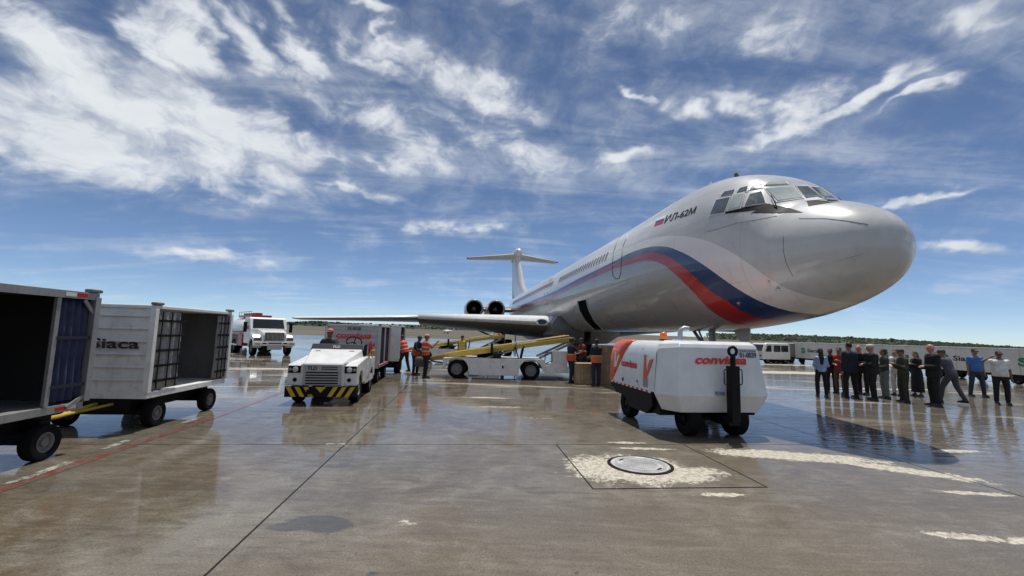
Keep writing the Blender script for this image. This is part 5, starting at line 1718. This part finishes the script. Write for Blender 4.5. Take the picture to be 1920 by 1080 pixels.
carton('brown carton on top of the stack behind the right worker', (3.58, 17.15, .723), R(3), .38, .36, .70)
# unidentified small white object far off, given a light aircraft's shape
la = thing('unknown_white_object', 'tiny unidentified white object shaped as a light aircraft, far off under the wing', 'airplane', (-33, 230, 1.2), R(200))
MB().lathe([(.05, -3.6), (.25, -3.0), (.6, -1.2), (.68, .3), (.5, 1.6), (.15, 2.1), (.02, 2.2)], (0, 0, 1.3), (1, 0, 0), 16).build('fuselage', white(), la, 40)
MB().loft([airfoil(-.5, 1.5, -5, 1.1, .14, 8), airfoil(-.6, 1.7, 0, 1.0, .14, 8), airfoil(-.5, 1.5, 5, 1.1, .14, 8)]).build('wing', white(), la, 40)
MB().prism([(-3.7, 1.4), (-3.0, 1.5), (-3.3, 2.9), (-3.9, 2.9)], 'xz', -.06, .06).build('fin', white(), la)
for x_, y_ in ((1.4, 0), (-.4, 1.1), (-.4, -1.1)):
    MB().tube([(x_, y_, .2), (x_ * .9, y_ * .5, 1.0)], .05, 6).lathe([(.001, -.08), (.22, -.08), (.22, .08), (.001, .08)], (x_, y_, .22), (0, 1, 0), 14).build('gear_leg', black_paint(), la)

# ================================================================== PEOPLE
CLT = bpy.data.textures.new('cloth_folds', 'CLOUDS')
CLT.noise_scale = .09
CLT.noise_depth = 2
def soft(o, vox, disp=0.0, ratio=.4):
    """fuse the pieces of one body or garment into one continuous skin"""
    r_ = o.modifiers.new('fuse', 'REMESH')
    r_.mode = 'VOXEL'
    r_.voxel_size = vox
    r_.use_smooth_shade = True
    s_ = o.modifiers.new('smooth', 'SMOOTH')
    s_.iterations = 5
    s_.factor = .5
    if disp:
        d_ = o.modifiers.new('folds', 'DISPLACE')
        d_.texture = CLT
        d_.texture_coords = 'LOCAL'
        d_.strength = disp
        d_.mid_level = .5
    c_ = o.modifiers.new('thin', 'DECIMATE')
    c_.ratio = ratio
    return o

def cloth(name, c, rough=.85):
    return mat('cloth_' + name, c, rough, var=.16, scale=9, bump=.15, bscale=160)
SKINS = {'light': (.42, .24, .17), 'tan': (.30, .16, .10), 'brown': (.17, .085, .05), 'dark': (.09, .045, .028), 'pink': (.48, .24, .18)}
def V(*a):
    return Vector(a)
ARMS = {
    'down': ((.02, .16, -1), (.10, .06, -1)), 'front': ((.10, .20, -1), (.70, -.62, -.05)), 'phone': ((.20, .16, -1), (.75, -.55, .45)), 'reach': ((.75, .1, -.6), (1, -.05, .05)),
    'brow': ((.47, .88, -.06), (-.02, -.83, .55)), 'swing_f': ((.38, .12, -1), (.75, 0, -.8)), 'swing_b': ((-.45, .14, -1), (-.2, .05, -1)), 'hip': ((-.25, .5, -1), (.45, -.55, -.6)),
    'wheel': ((.6, .15, -.8), (1, -.05, .05)), 'back': ((-.25, .2, -1), (-.1, -.75, -.35)), 'carry': ((.35, .1, -1), (1, -.15, -.25)), 'pocket': ((-.05, .25, -1), (.28, -.18, -1)), 'up': ((.5, .25, -.35), (.7, .0, .75)),
}
def torso_rings(o, sp, lat, fwd, k, w_, grow=0.0, t0=-.10, t1=.50, n=16, belly=0.0, flare=0.0):
    tab = [(-.16, .150, .110), (-.06, .162, .115), (.05, .158, .112), (.15, .145, .102), (.28, .160, .112), (.38, .172, .116), (.435, .160, .106), (.475, .112, .085), (.515, .068, .064)]
    out = []
    for t_, a, c in tab:
        if t_ < t0 - .001 or t_ > t1 + .001:
            continue
        bb = belly * math.exp(-((t_ - .08) / .13) ** 2)
        aa, cc = (a * w_ + grow + flare * max(0, .05 - t_)) * k, (c * w_ + grow + bb * .5) * k
        p = o + sp * (t_ * k) + fwd * (bb * .5 * k)
        out.append([p + lat * (aa * math.cos(2 * PI * j / n)) + fwd * (cc * math.sin(2 * PI * j / n)) for j in range(n)])
    return out

def person(label, loc, yaw, H=1.75, skin='tan', top=None, bottom=None, hair=('short', (.012, .010, .009)), arms=('down', 'down'), lean=0.0, stance=.11, stride=0.0, w=1.07, belly=0.0,
           vest=None, jacket=None, hat=None, shoes=(.012, .011, .011), skirt=None, seat=None, look=0.0, nod=0.0, glasses=False, group='people standing in a group', belt=None, z0=0.0):
    k = H / 1.75
    t = thing('person', label, 'person', (loc[0], loc[1], z0), R(yaw), group)
    skm = mat('skin_' + skin, SKINS[skin], .5, var=.08)
    hipz = .93 * k if seat is None else seat
    O = V(-.04 * math.sin(R(lean)) * k, 0, hipz)
    sp = V(math.sin(R(lean)), 0, math.cos(R(lean)))
    fwd = V(math.cos(R(lean)), 0, -math.sin(R(lean)))
    lat = V(0, 1, 0)
    J = {}
    for s, nm in ((1, 'L'), (-1, 'R')):
        hp = O + lat * (s * .092 * k) - sp * (.03 * k)
        if seat is None:
            fx = stride * s * k
            an = V(fx, s * stance * k, .085 * k + (.05 * k if fx < -.12 else 0))
            kn = (hp + an) / 2 + V((.035 + abs(stride) * .12) * k, s * .012, .03 * k)
        else:
            kn = hp + V(.44 * k, s * .05, .02)
            an = kn + V(.06, 0, -.42 * k)
        sh = O + sp * (.425 * k) + lat * (s * .158 * k * w)
        ua, fa = ARMS[arms[0] if s > 0 else arms[1]]
        ua, fa = V(ua[0], ua[1] * s, ua[2]).normalized(), V(fa[0], fa[1] * s, fa[2]).normalized()
        if lean:
            ua = (V(ua.x, ua.y, ua.z) + fwd * (.3 * math.sin(R(lean)))).normalized()
        el = sh + ua * (.285 * k)
        wr = el + fa * (.245 * k)
        J[nm] = (hp, kn, an, sh, el, wr, fa, s)
    neck = O + sp * (.50 * k)
    hd = Matrix.Rotation(R(look), 3, 'Z') @ Matrix.Rotation(R(lean * .55 + nod), 3, 'Y')
    hc = neck + sp * (.035 * k) + hd @ V(.025 * k, 0, .110 * k)
    # ---- body: one continuous figure
    b = MB()
    b.loft(torso_rings(O, sp, lat, fwd, k, w, -.004, -.16, .515, 14, belly))
    for nm in 'LR':
        hp, kn, an, sh, el, wr, fa, s = J[nm]
        b.capsule(hp, kn, .080 * k * w, .056 * k, 10)
        b.capsule(kn, an, .056 * k, .040 * k, 10)
        b.capsule(sh, el, .052 * k * w, .040 * k, 10)
        b.capsule(el, wr, .040 * k, .028 * k, 10)
        # hand: palm, four fingers of unequal length, thumb at the side of the palm
        sd_ = V(0, 0, 1).cross(fa)
        sd_ = sd_.normalized() if sd_.length > .2 else V(1, 0, 0)
        nrm = fa.cross(sd_).normalized()
        pc = wr + fa * (.05 * k)
        b.capsule(wr, wr + fa * (.075 * k), .030 * k, .034 * k, 8)
        for q_, ln in ((-1.5, .055), (-.5, .072), (.5, .070), (1.5, .060)):
            r0 = wr + fa * (.085 * k) + sd_ * (q_ * .021 * k)
            m_ = r0 + fa * (ln * .55 * k) - nrm * (.012 * k)
            b.capsule(r0 - fa * .02, m_, .011 * k, .010 * k, 6)
            b.capsule(m_, m_ + fa * (ln * .4 * k) - nrm * (.028 * k), .010 * k, .0085 * k, 6)
        th0 = wr + fa * (.035 * k) + sd_ * (.026 * k)
        b.capsule(th0, th0 + fa * (.045 * k) + sd_ * (.026 * k), .013 * k, .011 * k, 6)
        if seat is None:
            pass
        b.ell(an + V(.05 * k, 0, -.04 * k), .10 * k, .035 * k, .035 * k, 10, 6)
    b.capsule(neck - sp * .04, hc - V(0, 0, .03) * k, .056 * k, .054 * k, 10)
    b.ell(hc, .094 * k, .076 * k, .112 * k, 16, 12, hd)
    b.ell(hc + hd @ V(.028, 0, -.062) * k, .060 * k, .052 * k, .055 * k, 12, 8, hd)
    b.ell(hc + hd @ V(.094, 0, -.012) * k, .020 * k, .013 * k, .026 * k, 8, 6, hd)
    b.ell(hc + hd @ V(.080, 0, .022) * k, .016 * k, .050 * k, .012 * k, 8, 6, hd)
    b.ell(hc + hd @ V(.082, 0, -.062) * k, .012 * k, .028 * k, .010 * k, 8, 6, hd)
    for s in (1, -1):
        b.ell(hc + hd @ V(-.005, s * .078, -.008) * k, .018 * k, .010 * k, .030 * k, 8, 6, hd)
    body = soft(b.build('body', skm, t, None, 0, False), .0105 * k, 0, .32)
    for s in (1, -1):
        MB().ell(hc + hd @ V(.083, s * .031, .006) * k, .008 * k, .012 * k, .007 * k, 8, 6, hd).build('eye', ink(), body, 60)
    # ---- trousers or skirt
    if bottom is not None:
        g = MB()
        g.loft(torso_rings(O, sp, lat, fwd, k, w, .010, -.16, .06, 14, belly))
        for nm in 'LR':
            hp, kn, an, sh, el, wr, fa, s = J[nm]
            g.capsule(hp, kn, .098 * k * w, .076 * k, 12)
            e_ = an + (kn - an).normalized() * .015
            g.capsule(kn, e_, .076 * k, .062 * k, 12)
        soft(g.build('trousers', cloth('b%.3f_%.3f_%.3f' % bottom, bottom), t, None, 0, False), .016 * k, .014, .35)
    if skirt is not None:
        g = MB()
        rg = []
        for z_, a in ((.10, .155), (-.06, .185), (-.30, .20), (-.55, .215), (-.78, .225)):
            rg.append([O + V(a * .72 * k * math.cos(2 * PI * j / 20), a * k * (1 + .05 * math.sin(j * 2.5)) * math.sin(2 * PI * j / 20), z_ * k) for j in range(20)])
        g.loft(rg)
        soft(g.build('skirt', cloth('s%.3f_%.3f_%.3f' % skirt, skirt), t, None, 0, False), .018 * k, .02, .4)
    # ---- shirt and jacket
    def garment(name, c, slv, gr, t0, mt=None):
        g = MB()
        g.loft(torso_rings(O, sp, lat, fwd, k, w, gr, t0, .49, 16, belly, .12 if t0 < -.1 else 0))
        for nm in 'LR':
            hp, kn, an, sh, el, wr, fa, s = J[nm]
            if slv == 'none':
                continue
            if slv == 'short':
                e_ = sh + (el - sh) * .72
                g.capsule(sh, e_, (.050 + gr * .6) * k * w, (.050 + gr * .5) * k, 12)
            else:
                g.capsule(sh, el, (.050 + gr * .6) * k * w, (.044 + gr * .5) * k, 12)
                g.capsule(el, wr - (wr - el).normalized() * .01, (.046 + gr * .6) * k, (.036 + gr * .5) * k, 12)
        return soft(g.build(name, mt or cloth('t%.3f_%.3f_%.3f' % c, c), t, None, 0, False), .015 * k, .014, .35)
    if top is not None:
        garment('shirt', top[0], top[1], .016, -.10 if jacket is None else -.06)
    if jacket is not None:
        garment('jacket', jacket, 'long', .032, -.16)
    if vest is not None:
        vo = garment('vest', vest, 'none', .034, -.06, mat('hivis_%.2f_%.2f' % vest[:2], vest, .6, var=.1))
        for t_ in (.10, .26):
            rr = [torso_rings(O + sp * (d_ * k), sp, lat, fwd, k, w, .046, -.16, .515, 18, belly) for d_ in (-.02, .02)]
            def ring_at(off):
                aa, cc = (.158 * w + .047) * k, (.112 * w + .047 + belly * .4) * k
                p = O + sp * ((t_ + off) * k)
                return [p + lat * (aa * math.cos(2 * PI * j / 20)) + fwd * (cc * math.sin(2 * PI * j / 20)) for j in range(20)]
            MB().loft([ring_at(-.022), ring_at(.022)], False, False).build('reflective_band', mat('reflective_band', (.62, .60, .50), .4), vo, 60)
    if belt is not None:
        def ring_b(tt, ex):
            aa, cc = (.156 * w + ex) * k, (.112 * w + ex + belly * .4) * k
            p = O + sp * (tt * k)
            return [p + lat * (aa * math.cos(2 * PI * j / 22)) + fwd * (cc * math.sin(2 * PI * j / 22)) for j in range(22)]
        wb = MB().loft([ring_b(-.10, .030), ring_b(-.10, .045), ring_b(.05, .046), ring_b(.17, .044), ring_b(.17, .030)], False, False).build('hivis_waist_vest', mat('hivis_%.2f_%.2f' % belt[:2], belt, .6, var=.1), t, 50)
        MB().loft([ring_b(.12, .047), ring_b(.165, .047)], False, False).build('reflective_band', mat('yellow_band', (.45, .42, .12), .4), wb, 60)
    # ---- shoes
    for nm in 'LR':
        an = J[nm][2]
        g = MB()
        zf = an.z - .085 * k
        rg = []
        for x_, a, z1 in ((-.075, .032, .06), (-.05, .038, .10), (.02, .040, .105), (.08, .043, .075), (.15, .042, .055), (.19, .030, .04)):
            c = V(an.x + x_ * k, an.y, zf)
            rg.append([c + V(0, a * k * y_, z_ * z1 * k) for y_, z_ in ((-1, .02), (-1, .45), (-.6, 1), (.6, 1), (1, .45), (1, .02))])
        g.loft(rg)
        g.build('shoe', cloth('shoe%.2f' % shoes[0], shoes, .5), t, 50)
    # ---- hair and headgear
    if hair[0] != 'bald':
        hm = mat('hair_%.3f_%.3f' % hair[1][:2], hair[1], .6, var=.3, scale=30, bump=.5, bscale=120)
        g = MB()
        g.ell(hc + hd @ V(-.014, 0, .026) * k, .096 * k, .083 * k, .100 * k, 16, 10, hd)
        if hair[0] in ('long', 'bun'):
            g.ell(hc + hd @ V(-.03, 0, .0) * k, .085 * k, .088 * k, .115 * k, 14, 10, hd)
        if hair[0] == 'bun':
            g.ell(hc + hd @ V(-.10, 0, .06) * k, .045 * k, .045 * k, .045 * k, 10, 8)
        if hair[0] == 'long':
            p = hc + hd @ V(-.055, 0, -.02) * k
            g.capsule(p, p + V(-.05, .0, -.22) * k, .075 * k, .085 * k, 12)
            g.capsule(p + V(-.05, .0, -.20) * k, p + V(-.085, .0, -.40) * k, .080 * k, .050 * k, 12)
        soft(g.build('hair', hm, t, None, 0, False), .013 * k, .012, .5)
    if hat is not None:
        kind, hcx = hat
        hm = mat('hat_%.2f_%.2f_%.2f' % hcx, hcx, .7, var=.12)
        g = MB()
        rg = []
        for z_, r_ in ((.030, .103), (.055, .105), (.085, .098), (.112, .075), (.125, .035), (.127, .005)):
            rg.append([hc + hd @ V(-.006 + r_ * math.cos(2 * PI * j / 20), r_ * .86 * math.sin(2 * PI * j / 20), z_) * k for j in range(20)])
        g.loft(rg)
        ho = g.build('cap' if kind == 'cap' else 'hat', hm, t, 50)
        br = MB()
        if kind == 'cap':
            out = [(.085 + .085 * math.sin(a), .078 * math.cos(a)) for a in [PI * j / 12 for j in range(13)]]
        else:
            out = [(.145 * math.cos(a), .13 * math.sin(a)) for a in [2 * PI * j / 24 for j in range(24)]]
        n = len(out)
        br.add([hc + hd @ V(x_, y_, .042 - .10 * max(0, x_ - .09)) * k for x_, y_ in out] + [hc + hd @ V(x_, y_, .034 - .10 * max(0, x_ - .09)) * k for x_, y_ in out], [tuple(range(n)), tuple(reversed(range(n, 2 * n)))] + [(i, (i + 1) % n, n + (i + 1) % n, n + i) for i in range(n)])
        br.build('brim', hm, ho, 50)
    if glasses:
        MB().box(-.012 * k, .012 * k, -.070 * k, .070 * k, -.014 * k, .018 * k, Matrix.Translation(hc + hd @ V(.094, 0, .006) * k) @ hd.to_4x4()).build('sunglasses', ink(), t, None, .004)
    M = Matrix.Translation((loc[0], loc[1], z0)) @ Matrix.Rotation(R(yaw), 4, 'Z')
    return t, {nm: M @ (J[nm][5] + J[nm][6] * .09 * k) for nm in 'LR'}

def at(u, v):
    return ground(u, v)
blk = (.010, .010, .012)
navy = (.012, .016, .032)
G_OFF = 'people standing in a group'
p_, h_ = person('woman with long black hair in a light blue blouse, back to the camera', at(1542, 744), 70, 1.62, 'tan', ((.32, .40, .66), 'long'), blk, ('long', (.008, .007, .007)), ('front', 'front'), stance=.13, w=.95)
person('person in black standing hidden behind the woman in light blue', at(1560, 736), -140, 1.60, 'brown', (blk, 'long'), blk, ('short', (.01, .008, .007)), ('down', 'front'))
person('person in a red shirt and brown trousers beside the woman in blue', at(1577, 738), -150, 1.66, 'tan', ((.34, .03, .04), 'short'), (.12, .065, .045), ('short', (.01, .009, .008)), ('phone', 'front'))
person('broad man in a dark navy jacket seen from behind, with black hair', at(1597, 746), 95, 1.84, 'tan', (blk, 'long'), blk, ('short', (.008, .008, .008)), ('down', 'front'), jacket=navy, w=1.08, stance=.16)
person('bald man in a black suit leaning forward behind the capped man', at(1620, 739), -160, 1.78, 'pink', (blk, 'long'), blk, ('bald', blk), ('front', 'down'), jacket=blk, lean=14)
person('man in a black suit and a cream cap, side on', at(1640, 750), 150, 1.80, 'pink', (blk, 'long'), blk, ('short', (.3, .28, .25)), ('front', 'front'), jacket=(.012, .014, .015), hat=('cap', (.55, .50, .40)), w=1.1, nod=12)
person('woman in an olive shirt and pale grey wide trousers, hair in a bun', at(1662, 747), 165, 1.66, 'tan', ((.055, .065, .045), 'long'), (.17, .20, .19), ('bun', (.01, .009, .008)), ('front', 'down'), w=.95)
sol, hs = person('man in olive military uniform and cap holding a phone', at(1697, 754), 172, 1.68, 'tan', ((.055, .060, .042), 'long'), (.038, .042, .03), ('short', (.02, .018, .016)), ('phone', 'phone'), hat=('cap', (.05, .055, .04)), nod=10, w=1.05)
person('person in white shirt and white trousers behind the uniformed man', at(1684, 741), 200, 1.64, 'light', ((.66, .66, .64), 'long'), (.60, .60, .58), ('short', (.03, .02, .015)), ('front', 'front'))
wo, hw2 = person('woman with auburn hair in a black dress looking at a phone', at(1722, 743), 190, 1.60, 'light', (blk, 'long'), None, ('long', (.10, .042, .024)), ('phone', 'phone'), skirt=blk, nod=12, w=.92)
person('tall man in a long dark suit with a pink bald head', at(1755, 761), 165, 1.86, 'pink', ((.55, .55, .55), 'long'), blk, ('bald', blk), ('front', 'front'), jacket=blk, w=1.12, nod=6)
person('man in a grey shirt and grey trousers bending forward in mid-stride', at(1787, 757), 118, 1.72, 'tan', ((.075, .085, .105), 'short'), (.055, .062, .075), ('short', (.09, .085, .08)), ('swing_f', 'swing_b'), lean=17, stride=.26, stance=.10, hat=('cap', (.06, .062, .066)))
person('man in a bright blue polo shirt and jeans with feet apart', at(1833, 743), -105, 1.74, 'tan', ((.055, .15, .42), 'short'), (.028, .036, .055), ('short', (.015, .012, .01)), ('down', 'down'), stance=.20, belly=.05, w=1.1, glasses=True)
person('man in a white shirt and black trousers shading his eyes', at(1880, 758), -120, 1.70, 'brown', ((.68, .68, .66), 'short'), blk, ('short', (.01, .009, .008)), ('down', 'brow'), stance=.13, belly=.07, w=1.14, glasses=True)
for nm, p in (('phone held by the man in olive uniform', hs['L']), ('phone held by the woman in the black dress', hw2['L'])):
    ph = thing('mobile_phone', 'small black ' + nm, 'phone', p, R(175), 'phones held in hands')
    MB().box(-.006, .006, -.038, .038, -.03, .12, Matrix.Rotation(R(-28), 4, 'Y')).build('phone_body', ink(), ph, None, .004)
    MB().box(-.0075, -.0062, -.034, .034, -.022, .112, Matrix.Rotation(R(-28), 4, 'Y')).build('screen', glass_dark(), ph)

# ground crew
GC = 'ground crew around the belt loader'
orange_v = (.80, .10, .025)
person('worker in an orange vest leaning into the open baggage cart', at(757, 699), 150, 1.68, 'tan', ((.30, .03, .03), 'short'), (.014, .017, .035), ('short', blk), ('carry', 'carry'), vest=(.78, .07, .035), lean=20, stride=.2, group=GC)
person('worker in dark clothes with an orange waist vest carrying a grey bag', at(778, 702), -30, 1.66, 'brown', ((.016, .018, .026), 'long'), (.02, .02, .025), ('short', blk), ('carry', 'carry'), lean=16, belt=(.62, .11, .02), hat=('cap', (.02, .02, .022)), group=GC)
person('worker in an orange vest and red and white cap beside the belt loader', at(796, 708), 20, 1.72, 'tan', ((.55, .16, .10), 'short'), (.012, .014, .026), ('short', blk), ('reach', 'up'), vest=orange_v, hat=('cap', (.60, .30, .25)), group=GC)
person('worker in navy with an orange waist vest reaching right at the conveyor head', at(1070, 717), 20, 1.72, 'brown', ((.012, .016, .030), 'short'), (.014, .019, .036), ('short', blk), ('reach', 'reach'), belt=(.62, .07, .03), hat=('cap', (.012, .014, .02)), stride=.06, group=GC)
person('worker in a red shirt standing behind the wooden crate', at(1093, 711), -160, 1.74, 'brown', ((.22, .03, .025), 'short'), (.014, .016, .026), ('short', blk), ('carry', 'carry'), lean=8, group=GC)
person('worker in navy shirt and jeans with an orange waist vest beside the cartons', at(1118, 723), 105, 1.72, 'brown', ((.014, .016, .028), 'short'), (.018, .028, .065), ('short', blk), ('carry', 'carry'), belt=(.78, .14, .03), w=1.05, group=GC)
person('worker in a yellow vest standing beyond the belt loader', (-2.55, 23.6, 0), -95, 1.68, 'brown', ((.05, .05, .04), 'short'), (.02, .02, .03), ('short', blk), ('down', 'down'), vest=(.62, .48, .03), hat=('cap', (.02, .022, .03)), group=GC)
drv = Vector((-4.36, 10.45, 0)) + Vector((math.cos(R(-81)), math.sin(R(-81)), 0)) * -2.10 + Vector((-math.sin(R(-81)), math.cos(R(-81)), 0)) * -.36
person('driver in dark shirt and red and white cap seated in the tractor', (drv.x, drv.y), -70, 1.72, 'brown', ((.03, .03, .034), 'short'), (.02, .022, .03), ('short', blk), ('wheel', 'hip'), seat=1.02, hat=('cap', (.55, .16, .13)), look=-25, group='people on vehicles')
bag = thing('bag', 'grey bag carried by the worker in dark clothes', 'bag', at(786, 704) + Vector((0, 0, .35)), R(-30))
MB().loft([[Vector((a * x_, c * y_, z_)) for x_, y_ in [(math.cos(2 * PI * j / 14), math.sin(2 * PI * j / 14)) for j in range(14)]] for z_, a, c in ((.0, .18, .10), (.03, .24, .14), (.22, .25, .15), (.36, .22, .13), (.40, .14, .08))]).build('bag_body', cloth('bag_grey', (.10, .105, .11)), bag, 50)
MB().tube([(-.1, 0, .39), (-.06, 0, .50), (.06, 0, .50), (.1, 0, .39)], .012, 6).build('bag_handle', black_paint(), bag, 50)
